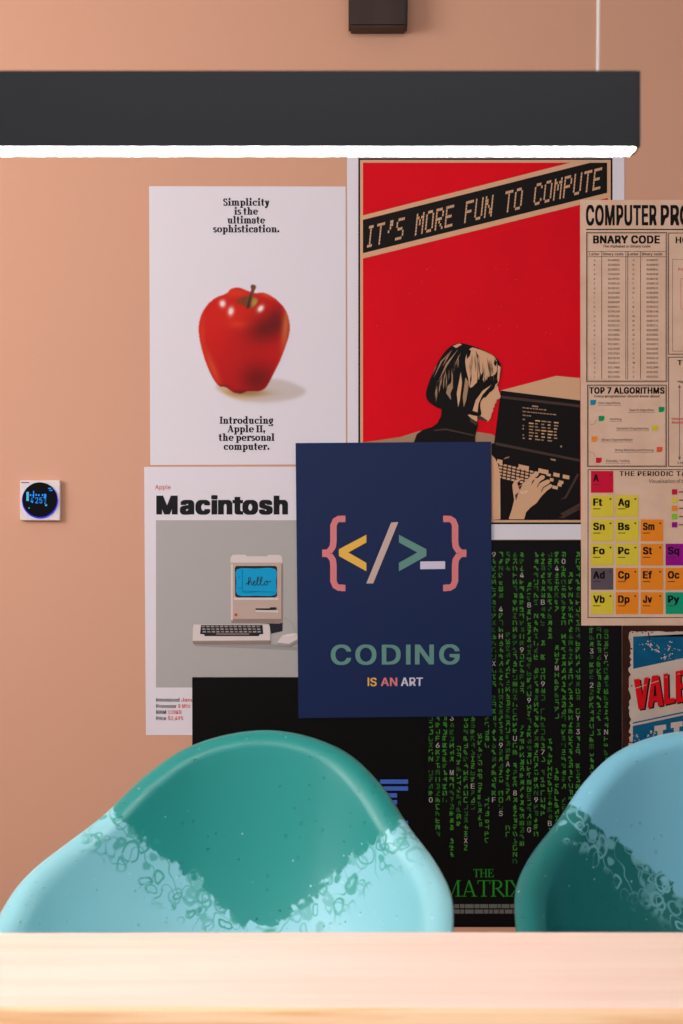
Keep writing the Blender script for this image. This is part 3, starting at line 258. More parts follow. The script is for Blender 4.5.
 'd': (607, '279 -12 236 -8 196 4 160 23 127 49 100 82 78 121 62 166 52 215 49 270 52 325 62 374 78 419 101 458 128 490 160 516 196 535 236 546 280 550 312 548 339 543 362 533 381 522 398 509 411 495 422 481 431 468 438 457 445 457 445 728 532 728 532 0 448 0 448 84 439 84 431 72 422 59 411 45 397 30 380 17 361 5 338 -4 311 -10 293 67 324 70 352 78 376 93 398 112 415 136 428 165 438 197 444 232 446 271 444 310 438 345 429 376 415 404 398 427 377 447 352 461 324 469 293 472 260 469 232 460 207 446 186 426 169 402 155 374 145 342 140 308 138 271 140 234 146 199 155 167 169 138 186 114 208 94 233 79 261 70', '28 30 29 28 31 30 17 19 18 17 20 19 16 20 17 16 21 20 15 21 16 15 22 21 15 23 22 14 23 15 14 24 23 14 25 24 13 61 14 61 25 14 61 26 25 13 62 61 60 26 61 59 26 60 13 63 62 59 27 26 58 27 59 13 64 63 12 64 13 58 28 27 58 57 28 57 56 28 56 55 28 55 54 28 54 31 28 12 65 64 12 66 65 11 66 12 11 67 66 10 67 11 10 68 67 53 31 54 10 69 68 9 69 10 52 31 53 9 70 69 9 71 70 51 31 52 8 71 9 8 72 71 50 31 51 7 72 8 7 73 72 49 31 50 7 74 73 6 74 7 48 31 49 6 75 74 47 33 48 33 31 48 5 75 6 5 76 75 46 33 47 5 77 76 45 34 46 34 33 46 45 35 34 32 31 33 4 77 5 4 78 77 44 35 45 44 36 35 4 43 78 43 36 44 4 36 43 4 37 36 3 37 4 3 38 37 3 39 38 2 39 3 2 40 39 2 41 40 1 41 2 1 42 41 0 42 1'),
 'e': (578, '303 -12 253 -8 208 4 167 23 132 50 103 83 80 121 63 166 52 214 49 267 52 321 62 370 79 415 102 454 131 487 165 514 204 534 247 546 294 550 323 548 352 544 380 535 408 523 433 508 457 488 478 464 496 436 511 403 522 366 529 324 531 278 531 242 107 242 107 316 484 316 443 289 441 324 436 355 426 384 413 410 396 431 376 449 352 462 324 470 294 472 262 470 234 462 209 449 188 431 170 410 156 386 146 359 139 331 137 302 137 254 140 216 147 182 158 152 174 126 193 105 216 88 243 76 272 68 304 66 325 67 345 70 363 75 380 83 395 92 408 104 420 118 430 133 437 151 522 130 512 103 498 79 480 56 458 37 433 20 404 6 373 -4 340 -10', '17 19 18 17 20 19 16 20 17 16 21 20 16 22 21 15 22 16 15 23 22 14 23 15 14 24 23 14 25 24 13 45 14 45 44 14 44 25 14 43 25 44 42 25 43 13 46 45 42 26 25 41 26 42 13 47 46 12 47 13 40 26 41 12 48 47 40 27 26 39 27 40 12 49 48 11 49 12 11 50 49 38 27 39 38 28 27 11 51 50 37 28 38 10 51 11 37 29 28 10 52 51 36 29 37 10 33 52 33 53 52 36 34 29 34 30 29 35 34 36 9 33 10 9 32 33 53 34 33 53 30 34 54 30 53 54 31 30 8 32 9 55 31 54 8 31 32 8 55 31 8 56 55 7 56 8 7 57 56 6 57 7 6 58 57 71 73 72 70 73 71 70 74 73 6 59 58 5 59 6 69 74 70 5 60 59 68 74 69 68 75 74 67 75 68 5 61 60 66 75 67 4 61 5 66 76 75 4 62 61 65 76 66 64 76 65 4 63 62 63 76 64 4 76 63 4 77 76 3 77 4 3 78 77 2 78 3 2 79 78 2 80 79 1 80 2 1 81 80 0 81 1'),
 'f': (363, '326 543 326 468 9 468 9 543 115 0 115 618 118 647 125 673 137 695 153 714 172 730 193 742 217 751 242 757 268 758 287 758 304 756 318 754 330 751 340 748 347 746 325 670 321 672 315 674 308 675 299 677 290 678 278 678 255 676 235 669 221 658 211 643 205 623 203 599 203 0', '13 15 14 13 16 15 12 16 13 12 17 16 12 18 17 11 18 12 11 19 18 11 20 19 11 21 20 10 21 11 9 23 10 23 22 10 22 21 10 8 25 9 25 24 9 24 23 9 7 27 8 27 26 8 26 25 8 7 28 27 7 29 28 6 29 7 6 30 29 6 31 30 5 31 6 5 32 31 5 33 32 4 33 5 4 34 33 2 0 3 2 1 0'),
 'g': (608, '296 -215 258 -214 223 -209 192 -200 164 -188 139 -174 118 -158 100 -139 85 -120 72 -99 145 -58 153 -70 163 -82 174 -94 187 -106 203 -117 221 -126 242 -133 267 -138 296 -139 337 -136 373 -125 404 -107 427 -82 441 -49 446 -8 446 98 438 98 431 86 421 73 410 59 397 46 380 34 361 22 338 14 311 9 279 7 237 10 198 21 161 38 129 62 101 92 79 129 62 172 52 220 49 274 52 327 62 376 79 420 101 458 128 490 161 516 197 535 237 546 280 550 312 548 340 543 363 534 382 522 399 509 412 495 423 481 433 468 440 456 448 456 448 543 533 543 533 -13 530 -57 519 -96 501 -128 478 -156 449 -178 416 -194 379 -206 339 -213 293 85 325 87 353 95 377 107 398 125 416 147 429 173 439 204 445 238 447 276 445 313 439 347 429 378 416 405 399 428 378 447 353 461 325 469 293 472 261 469 233 460 208 446 186 426 169 403 155 375 146 345 140 311 138 276 140 239 146 206 156 175 169 149 187 127 208 108 233 95 261 87', '53 55 54 53 56 55 52 56 53 64 66 65 64 67 66 52 57 56 51 57 52 51 58 57 51 59 58 50 59 51 50 60 59 50 61 60 49 94 50 94 61 50 94 62 61 49 95 94 93 62 94 92 62 93 49 96 95 92 63 62 91 63 92 49 97 96 48 97 49 91 64 63 91 90 64 90 89 64 89 88 64 88 87 64 87 67 64 48 98 97 48 99 98 47 99 48 47 100 99 46 100 47 46 101 100 86 67 87 46 102 101 45 102 46 85 67 86 45 103 102 45 104 103 84 67 85 44 104 45 44 105 104 83 67 84 43 105 44 43 106 105 82 67 83 43 107 106 81 67 82 42 107 43 42 108 107 80 26 81 26 67 81 41 108 42 41 109 108 79 26 80 41 110 109 78 27 79 27 26 79 78 28 27 25 67 26 41 111 110 77 28 78 40 111 41 40 76 111 76 28 77 76 29 28 40 29 76 40 30 29 39 30 40 39 31 30 39 32 31 38 32 39 38 33 32 38 34 33 37 34 38 37 35 34 36 35 37 24 67 25 24 68 67 23 68 24 23 69 68 9 11 10 9 12 11 9 13 12 22 69 23 9 14 13 22 70 69 8 14 9 8 15 14 21 70 22 8 16 15 7 16 8 20 70 21 7 17 16 20 71 70 7 18 17 19 71 20 7 19 18 7 71 19 6 71 7 6 72 71 5 72 6 4 72 5 4 73 72 3 73 4 3 74 73 2 74 3 2 75 74 1 75 2 1 0 75'),
 'h': (587, '163 324 163 0 75 0 75 728 163 728 163 411 147 411 166 456 189 492 218 518 250 536 286 547 325 550 361 548 393 540 422 527 448 510 470 487 488 459 501 426 508 388 511 344 511 0 424 0 424 337 420 376 409 409 391 436 366 455 336 467 300 471 275 469 252 464 230 454 211 441 194 425 181 405 171 381 165 354', '2 4 3 2 6 4 6 5 4 11 13 12 11 14 13 10 14 11 10 15 14 9 15 10 9 16 15 8 16 9 8 17 16 7 31 8 31 17 8 31 30 17 30 18 17 29 18 30 7 32 31 28 18 29 7 33 32 28 19 18 6 33 7 27 19 28 6 34 33 6 35 34 26 19 27 26 20 19 6 36 35 2 37 6 37 36 6 25 20 26 25 21 20 2 38 37 24 21 25 2 0 38 24 22 21 23 22 24 2 1 0'),
 'i': (238, '120 634 104 636 90 641 77 651 67 663 61 676 59 691 61 707 67 721 77 733 90 742 104 748 120 749 136 748 150 742 163 733 173 721 179 707 181 691 179 676 173 663 163 651 150 641 136 636 75 0 75 543 163 543 163 0', '24 26 25 24 27 26 11 13 12 10 13 11 10 14 13 9 14 10 9 15 14 8 15 9 8 16 15 7 16 8 7 17 16 6 17 7 6 18 17 5 18 6 5 19 18 4 19 5 4 20 19 3 20 4 3 21 20 2 21 3 2 22 21 1 22 2 1 23 22 0 23 1'),
 'j': (238, '119 634 103 636 89 641 76 651 67 663 61 676 59 691 61 707 67 721 76 733 89 742 103 748 119 749 135 748 150 742 162 733 172 721 178 707 180 691 178 676 172 663 162 651 150 641 135 636 75 543 163 543 163 -43 161 -75 155 -103 145 -129 132 -152 114 -170 93 -185 67 -196 38 -202 5 -204 -14 -204 -14 -124 3 -124 26 -122 44 -115 58 -103 68 -87 73 -66 75 -42', '44 25 24 44 26 25 43 26 44 43 27 26 42 27 43 42 28 27 41 28 42 40 28 41 40 29 28 39 29 40 38 29 39 36 38 37 36 29 38 36 30 29 36 31 30 36 32 31 36 33 32 36 34 33 36 35 34 11 13 12 10 13 11 10 14 13 9 14 10 9 15 14 8 15 9 8 16 15 7 16 8 7 17 16 6 17 7 6 18 17 5 18 6 5 19 18 4 19 5 4 20 19 3 20 4 3 21 20 2 21 3 2 22 21 1 22 2 1 23 22 0 23 1'),
 'k': (545, '157 195 157 303 172 303 407 543 515 543 263 285 254 285 75 0 75 728 163 728 163 0 421 0 212 266 274 327 533 0', '7 9 8 7 1 9 1 10 9 2 4 3 2 13 4 13 5 4 2 12 13 5 14 13 7 0 1 10 2 1 10 12 2 0 5 6 0 14 5 10 11 12 7 14 0 10 14 7 11 14 10'),
 'l': (271, '199 -3 161 0 130 11 106 29 89 53 79 84 75 121 75 728 163 728 163 141 164 119 167 102 172 89 180 81 193 76 209 74 217 74 224 75 229 75 234 76 239 77 243 78 258 4 250 2 241 0 231 -1 221 -2 210 -3', '6 8 7 6 9 8 6 10 9 5 10 6 5 11 10 5 12 11 5 13 12 4 13 5 4 14 13 20 22 21 19 22 20 18 22 19 4 15 14 17 22 18 16 22 17 15 22 16 4 22 15 3 22 4 2 22 3 1 22 2 1 23 22 1 24 23 1 25 24 0 25 1 0 26 25 0 27 26'),
 'm': (873, '75 0 75 543 160 543 161 423 154 423 163 450 175 474 190 495 207 513 226 527 246 538 268 546 291 551 314 553 351 549 384 536 411 516 433 490 449 458 459 422 447 422 455 447 467 470 482 491 501 509 522 524 545 536 570 545 597 551 625 553 656 550 684 543 711 532 736 516 756 495 774 470 787 440 794 405 797 365 797 0 709 0 709 363 706 399 695 427 676 448 653 462 627 470 599 473 576 471 554 466 535 458 519 446 505 432 494 415 486 397 481 376 480 354 480 0 392 0 392 372 389 400 379 425 362 445 340 461 314 470 285 473 265 471 245 466 225 458 208 447 193 432 180 414 170 393 165 368 163 341 163 0', '12 14 13 28 30 29 11 14 12 27 30 28 27 31 30 11 15 14 10 15 11 26 31 27 26 32 31 0 2 1 0 4 2 4 3 2 9 15 10 25 32 26 9 16 15 25 33 32 8 16 9 24 33 25 8 17 16 24 34 33 7 17 8 23 34 24 23 35 34 6 17 7 22 47 23 47 35 23 6 65 17 65 18 17 5 66 6 66 65 6 64 18 65 22 48 47 46 35 47 5 67 66 22 49 48 21 49 22 45 35 46 45 36 35 63 18 64 5 68 67 21 50 49 44 36 45 62 18 63 5 69 68 62 19 18 21 51 50 4 69 5 43 36 44 20 51 21 4 70 69 20 52 51 61 19 62 43 37 36 20 53 52 4 71 70 42 37 43 60 20 61 20 19 61 0 72 4 72 71 4 60 53 20 60 54 53 42 38 37 59 54 60 41 38 42 59 55 54 0 73 72 59 56 55 58 56 59 0 74 73 41 39 38 40 39 41 58 57 56 0 75 74'),
 'n': (586, '163 324 163 0 75 0 75 543 160 543 160 411 147 411 166 456 189 492 218 518 250 536 286 547 325 550 361 548 393 540 422 527 448 510 470 487 487 459 501 426 508 388 511 344 511 0 424 0 424 337 420 376 409 409 391 436 366 455 336 467 300 471 275 469 252 464 230 454 211 441 194 425 181 405 171 381 165 354', '11 13 12 11 14 13 10 14 11 2 4 3 2 6 4 6 5 4 10 15 14 9 15 10 9 16 15 8 16 9 8 17 16 7 31 8 31 17 8 31 30 17 30 18 17 29 18 30 7 32 31 28 18 29 7 33 32 28 19 18 6 33 7 27 19 28 6 34 33 6 35 34 26 19 27 26 20 19 6 36 35 2 37 6 37 36 6 25 20 26 25 21 20 2 38 37 24 21 25 2 0 38 24 22 21 23 22 24 2 1 0'),
 'o': (594, '297 -12 249 -8 206 4 167 23 133 50 104 83 80 122 63 166 52 215 49 268 52 322 63 372 80 417 104 456 133 488 167 515 206 535 249 546 297 550 344 546 388 535 427 515 462 488 491 456 514 417 531 372 542 322 545 268 542 215 531 166 514 122 491 83 462 50 427 23 388 4 344 -8 297 66 331 70 361 79 387 94 408 115 426 139 439 168 449 200 455 233 457 268 455 304 449 338 439 369 426 398 408 423 387 444 361 459 331 469 297 472 263 469 233 459 208 444 186 423 169 398 155 370 145 338 140 304 138 268 140 233 145 200 155 168 169 139 186 115 208 94 233 79 263 70', '17 19 18 16 19 17 16 20 19 15 20 16 15 21 20 14 21 15 14 22 21 13 22 14 13 54 22 54 23 22 13 55 54 53 23 54 13 56 55 52 23 53 13 57 56 51 23 52 12 57 13 51 24 23 12 58 57 50 24 51 12 59 58 49 24 50 11 59 12 49 25 24 11 60 59 48 25 49 10 60 11 48 26 25 10 61 60 47 26 48 10 62 61 46 26 47 46 27 26 9 62 10 9 63 62 45 27 46 8 63 9 8 64 63 44 27 45 44 28 27 8 65 64 43 28 44 43 29 28 7 65 8 7 66 65 42 29 43 7 67 66 41 29 42 6 67 7 41 30 29 6 68 67 40 30 41 5 68 6 40 31 30 5 69 68 39 31 40 5 70 69 38 31 39 4 70 5 38 32 31 4 71 70 37 32 38 4 36 71 36 32 37 4 32 36 3 32 4 3 33 32 2 33 3 2 34 33 1 34 2 1 35 34 0 35 1'),
 'p': (607, '75 -204 75 543 160 543 160 457 169 457 176 468 186 481 196 495 210 509 226 522 245 533 268 543 296 548 328 550 371 546 411 535 448 516 480 490 507 458 529 419 545 374 555 325 558 270 555 215 546 166 529 121 507 82 480 49 448 23 412 4 372 -8 328 -12 297 -10 270 -4 247 5 227 17 211 30 197 45 186 59 177 72 169 84 163 84 163 -204 315 67 347 70 375 79 400 94 421 114 438 138 452 167 462 199 468 234 470 271 468 308 462 342 452 374 439 402 421 426 400 446 376 460 347 469 315 472 283 469 255 461 231 447 210 427 192 404 179 376 169 345 163 310 161 271 163 232 169 197 179 165 193 136 210 112 231 93 256 78 284 70', '12 14 13 11 14 12 11 15 14 0 2 1 0 3 2 10 15 11 10 16 15 9 16 10 8 16 9 8 17 16 7 17 8 6 17 7 6 61 17 61 18 17 5 61 6 5 62 61 60 18 61 5 63 62 59 18 60 4 63 5 4 64 63 58 18 59 58 19 18 0 4 3 0 68 4 68 67 4 67 66 4 66 65 4 65 64 4 57 19 58 56 19 57 56 20 19 55 20 56 55 21 20 54 21 55 0 69 68 53 21 54 53 22 21 0 70 69 52 22 53 0 71 70 51 22 52 51 23 22 50 23 51 0 72 71 50 24 23 49 24 50 0 73 72 48 24 49 48 25 24 0 41 73 41 74 73 47 25 48 41 75 74 47 26 25 46 26 47 41 76 75 45 26 46 41 40 76 40 77 76 0 42 41 39 77 40 45 27 26 44 27 45 39 78 77 38 78 39 43 27 44 38 43 78 38 27 43 37 27 38 37 28 27 36 28 37 35 28 36 35 29 28 34 29 35 33 29 34 33 30 29 32 30 33 32 31 30'),
 'q': (607, '532 -204 445 -204 445 84 438 84 431 72 422 59 410 45 397 30 380 17 361 5 338 -4 311 -10 279 -12 236 -8 196 4 160 23 127 49 100 82 78 121 62 166 52 215 49 270 52 325 62 374 78 419 101 458 128 490 160 516 196 535 236 546 280 550 312 548 339 543 362 533 381 522 398 509 411 495 422 481 431 468 439 457 448 457 448 543 532 543 293 67 324 70 352 78 376 93 398 112 415 136 428 165 438 197 444 232 446 271 444 310 438 345 429 376 415 404 398 427 377 447 352 461 324 469 293 472 260 469 232 460 207 446 186 426 169 402 155 374 145 342 140 308 138 271 140 234 146 199 155 167 169 138 186 114 208 94 233 79 261 70', '29 31 30 29 32 31 28 32 29 40 42 41 40 0 42 28 33 32 27 33 28 27 34 33 27 35 34 26 35 27 26 36 35 26 37 36 25 61 26 61 37 26 61 38 37 25 62 61 60 38 61 59 38 60 25 63 62 59 39 38 58 39 59 25 64 63 24 64 25 58 40 39 58 57 40 57 56 40 56 55 40 55 54 40 54 0 40 24 65 64 24 66 65 23 66 24 23 67 66 22 67 23 22 68 67 53 0 54 22 69 68 21 69 22 52 0 53 21 70 69 21 71 70 51 0 52 20 71 21 20 72 71 50 0 51 19 72 20 19 73 72 49 0 50 19 74 73 18 74 19 48 2 49 2 0 49 18 75 74 47 2 48 17 75 18 17 76 75 46 2 47 17 77 76 45 3 46 3 2 46 45 4 3 1 0 2 16 77 17 16 78 77 44 4 45 44 5 4 16 43 78 43 5 44 16 5 43 16 6 5 15 6 16 15 7 6 15 8 7 14 8 15 14 9 8 14 10 9 13 10 14 13 11 10 12 11 13'),
 'r': (371, '75 0 75 543 160 543 160 459 165 459 178 485 195 507 218 525 245 539 274 548 305 551 312 551 320 550 328 550 336 550 343 550 348 549 348 461 344 462 338 463 329 464 319 465 308 466 296 466 272 464 249 459 228 450 209 438 193 423 180 406 170 386 165 363 163 339 163 0', '9 11 10 9 12 11 9 13 12 9 14 13 9 15 14 9 16 15 9 17 16 8 17 9 0 2 1 0 3 2 7 17 8 6 17 7 5 19 6 19 18 6 18 17 6 4 23 5 23 22 5 22 21 5 21 20 5 20 19 5 4 24 23 4 25 24 0 4 3 0 31 4 31 30 4 30 29 4 29 28 4 28 27 4 27 26 4 26 25 4 0 32 31 0 33 32'),
 's': (522, '260 -12 224 -10 191 -4 161 5 133 18 109 34 88 54 72 78 59 105 51 135 134 152 144 125 158 103 178 86 201 74 228 67 259 65 295 68 325 76 350 89 369 106 380 126 384 147 381 165 375 181 364 194 348 206 328 215 303 222 214 243 168 257 132 275 103 298 83 325 71 356 67 392 70 422 79 449 93 474 113 496 137 515 165 530 196 541 231 548 268 550 303 548 335 543 363 533 388 520 410 504 428 485 443 464 455 440 464 415 384 397 375 417 363 435 347 452 327 465 300 473 268 476 238 473 211 466 187 453 170 437 159 418 155 397 158 378 165 362 177 348 195 337 218 327 246 319 328 300 374 286 410 268 438 245 458 219 470 188 474 152 471 122 462 93 447 67 427 44 402 25 372 9 338 -2 301 -9', '43 45 44 43 46 45 42 46 43 42 47 46 41 47 42 41 48 47 40 48 41 40 49 48 39 49 40 39 50 49 38 50 39 38 60 50 60 51 50 38 61 60 59 51 60 37 61 38 37 62 61 58 51 59 37 63 62 57 51 58 57 52 51 37 64 63 56 52 57 36 64 37 56 53 52 36 65 64 55 53 56 35 65 36 35 66 65 54 53 55 35 67 66 34 67 35 34 68 67 34 69 68 33 69 34 33 70 69 33 71 70 33 72 71 32 72 33 32 73 72 32 74 73 31 74 32 31 75 74 30 75 31 30 76 75 29 76 30 29 77 76 28 77 29 27 77 28 27 78 77 26 78 27 25 78 26 24 78 25 24 79 78 23 79 24 22 79 23 9 11 10 22 80 79 21 80 22 8 11 9 20 80 21 8 12 11 20 81 80 19 81 20 7 12 8 7 13 12 19 82 81 18 82 19 7 14 13 6 14 7 17 82 18 6 15 14 16 82 17 16 83 82 6 16 15 6 83 16 5 83 6 5 84 83 4 84 5 4 85 84 3 85 4 3 86 85 2 86 3 2 87 86 1 87 2 1 0 87'),
 't': (325, '292 543 292 468 9 468 9 543 93 674 180 674 180 140 182 118 187 101 195 88 207 79 223 73 244 71 250 72 257 72 265 73 273 74 281 75 289 77 305 2 296 0 286 -2 275 -4 263 -5 252 -6 241 -6 197 -2 161 10 132 31 110 58 97 92 93 133', '31 5 4 31 6 5 2 0 3 2 1 0 31 7 6 30 7 31 30 8 7 30 9 8 29 9 30 29 10 9 29 11 10 17 19 18 16 19 17 15 19 16 29 12 11 14 19 15 13 19 14 12 19 13 29 19 12 28 19 29 27 19 28 26 19 27 26 20 19 26 21 20 25 21 26 25 22 21 25 23 22 25 24 23'),
 'u': (587, '261 -7 226 -5 194 3 164 15 139 33 117 56 99 84 86 117 78 155 75 199 75 543 163 543 163 206 166 167 177 134 196 107 221 88 251 76 286 72 311 74 335 79 356 89 376 102 392 118 406 139 416 162 422 189 424 218 424 543 511 543 511 0 427 0 427 131 440 131 420 86 397 50 368 24 335 7 300 -4', '9 11 10 9 12 11 27 29 28 27 30 29 26 30 27 9 13 12 8 13 9 25 33 26 33 30 26 8 14 13 24 33 25 7 14 8 23 32 24 32 33 24 7 15 14 23 34 32 34 31 32 34 30 33 22 34 23 6 15 7 6 16 15 21 34 22 20 34 21 6 17 16 20 35 34 31 30 34 5 17 6 19 35 20 5 18 17 18 35 19 5 35 18 4 35 5 4 36 35 3 36 4 3 37 36 2 37 3 2 38 37 1 38 2 1 0 38'),
 'v': (557, '233 0 25 543 121 543 236 222 248 189 258 157 268 124 276 92 285 61 294 30 263 30 273 61 282 92 290 124 299 157 309 189 321 222 436 543 532 543 324 0', '0 2 1 0 3 2 16 18 17 16 19 18 0 4 3 15 19 16 0 5 4 14 19 15 0 6 5 13 19 14 0 7 6 12 19 13 11 8 12 8 19 12 0 11 7 11 8 7 0 10 11 9 19 8 0 9 10 0 19 9'),
 'w': (812, '197 0 32 543 125 543 191 306 200 272 210 235 220 195 230 153 241 108 251 59 236 59 246 106 256 151 266 193 275 233 285 270 295 306 361 543 453 543 517 306 527 271 536 234 546 194 556 152 566 107 576 59 560 59 570 107 581 151 591 193 601 233 611 271 621 306 687 543 779 543 615 0 527 0 456 246 450 271 443 296 436 322 429 348 422 374 416 401 409 428 403 456 396 483 416 483 409 456 403 429 396 401 389 374 383 348 376 321 369 296 362 270 355 246 284 0', '0 2 1 0 3 2 16 46 17 46 18 17 46 47 18 47 19 18 32 34 33 32 35 34 16 45 46 48 19 47 49 44 48 44 19 48 16 49 45 49 44 45 16 50 49 43 19 44 16 51 50 42 19 43 16 52 51 41 19 42 40 19 41 16 53 52 39 19 40 16 54 53 0 4 3 15 54 16 39 20 19 31 35 32 38 20 39 15 55 54 0 5 4 37 20 38 37 21 20 30 35 31 15 56 55 14 56 15 14 57 56 36 21 37 0 6 5 36 22 21 29 35 30 13 57 14 0 7 6 36 23 22 28 35 29 12 57 13 0 8 7 36 24 23 27 35 28 11 57 12 0 10 8 10 9 8 36 26 24 26 25 24 26 35 27 10 57 11 0 57 10 36 35 26'),
 'x': (542, '30 0 245 312 245 245 41 543 143 543 211 437 228 411 243 386 257 363 270 339 283 317 297 295 251 295 265 317 278 339 290 363 302 386 317 411 334 437 403 543 503 543 299 241 299 306 512 0 410 0 330 122 314 147 299 172 286 195 273 217 260 239 247 260 293 260 280 239 267 217 255 195 243 172 228 147 212 122 131 0', '2 4 3 2 5 4 18 20 19 18 21 20 2 6 5 17 21 18 2 7 6 16 21 17 2 1 7 1 8 7 15 22 16 22 21 16 1 9 8 14 22 15 1 13 9 13 10 9 13 10 14 10 22 14 11 22 10 1 12 13 0 12 1 11 23 22 0 31 12 31 11 12 31 32 11 32 23 11 0 30 31 33 23 32 0 34 30 34 29 30 34 29 33 29 23 33 0 35 34 28 23 29 0 36 35 27 23 28 0 37 36 26 23 27 0 38 37 25 23 26 0 39 38 24 23 25'),
 'y': (557, '68 -198 88 -123 102 -125 119 -128 134 -129 149 -127 162 -123 175 -116 186 -106 197 -92 207 -73 215 -51 233 -2 25 543 121 543 236 222 248 189 258 156 267 124 276 92 285 61 294 30 263 30 272 61 281 92 290 124 299 157 309 189 321 222 437 543 532 543 292 -83 280 -110 267 -133 253 -153 236 -170 219 -184 199 -194 178 -202 155 -206 131 -208 117 -207 104 -206 92 -205 82 -203 74 -201', '12 14 13 12 15 14 28 30 29 28 31 30 12 16 15 27 31 28 26 31 27 12 17 16 25 21 26 21 31 26 12 18 17 24 21 25 12 19 18 23 20 24 20 21 24 12 23 19 23 20 19 12 22 23 12 21 22 12 31 21 11 31 12 10 31 11 9 31 10 9 32 31 8 32 9 7 32 8 7 33 32 6 33 7 0 2 1 5 33 6 0 3 2 4 33 5 0 4 3 0 33 4 0 34 33 0 35 34 0 36 35 0 37 36 0 38 37 45 38 0 44 38 45 44 39 38 43 39 44 42 39 43 42 40 39 41 40 42'),
 'z': (544, '60 0 60 65 364 457 364 462 68 462 68 543 476 543 476 473 180 86 180 81 485 81 485 0', '4 6 5 4 7 6 4 3 7 3 2 7 2 8 7 1 8 2 1 9 8 1 10 9 1 11 10 0 11 1'),
 '°': (452, '227 405 197 407 170 415 144 427 121 443 101 463 84 486 72 512 64 540 62 569 64 598 72 626 84 652 101 675 121 695 144 712 170 724 197 731 227 734 256 731 283 724 309 712 332 695 352 675 368 652 381 626 388 598 390 569 388 540 381 512 368 486 352 463 332 443 309 427 283 415 256 407 227 478 243 480 258 484 272 491 285 500 296 511 305 523 312 537 316 553 318 569 316 585 312 601 305 615 296 628 285 639 272 648 258 655 243 659 227 661 210 659 195 655 181 648 168 639 157 628 148 615 141 601 137 585 135 569 137 553 141 537 148 523 157 511 168 500 181 491 195 484 210 480', '17 19 18 16 19 17 16 20 19 15 20 16 15 21 20 14 21 15 14 22 21 13 22 14 13 23 22 12 23 13 12 54 23 54 24 23 12 55 54 53 24 54 52 24 53 12 56 55 51 24 52 12 57 56 11 57 12 51 25 24 11 58 57 50 25 51 11 59 58 49 25 50 11 60 59 48 25 49 10 60 11 48 26 25 10 61 60 47 26 48 10 62 61 46 26 47 9 62 10 46 27 26 9 63 62 45 27 46 8 63 9 8 64 63 44 27 45 44 28 27 8 65 64 43 28 44 43 29 28 7 65 8 7 66 65 42 29 43 7 67 66 41 29 42 41 30 29 6 67 7 6 68 67 40 30 41 6 69 68 39 30 40 6 70 69 38 30 39 5 70 6 38 31 30 5 71 70 37 31 38 5 36 71 36 31 37 5 31 36 4 31 5 4 32 31 3 32 4 3 33 32 2 33 3 2 34 33 1 34 2 1 35 34 0 35 1'),
}
_gl = {}
def glyphs(s, spacing):
    key = (s, spacing)
    if key not in _gl:
        vs, ts, x = [], [], 0.0
        for ch in s:
            if ch == ' ': x += 0.27 * spacing; continue
            adv, p, t = FONT[ch]
            p = [int(q) / 1000 for q in p.split()]; t = [int(q) + len(vs) for q in t.split()]
            vs += [(x + p[i], p[i + 1]) for i in range(0, len(p), 2)]
            ts += [t[i:i + 3] for i in range(0, len(t), 3)]
            x += adv / 1000 * spacing
        _gl[key] = (vs, ts)
    return _gl[key]

# ---- a small serif alphabet drawn with a broad pen
def arc(cx, cy, rx, ry, a0, a1, n=14):
    return [(cx + rx * math.cos(math.radians(a0 + (a1 - a0) * k / n)), cy + ry * math.sin(math.radians(a0 + (a1 - a0) * k / n))) for k in range(n + 1)]

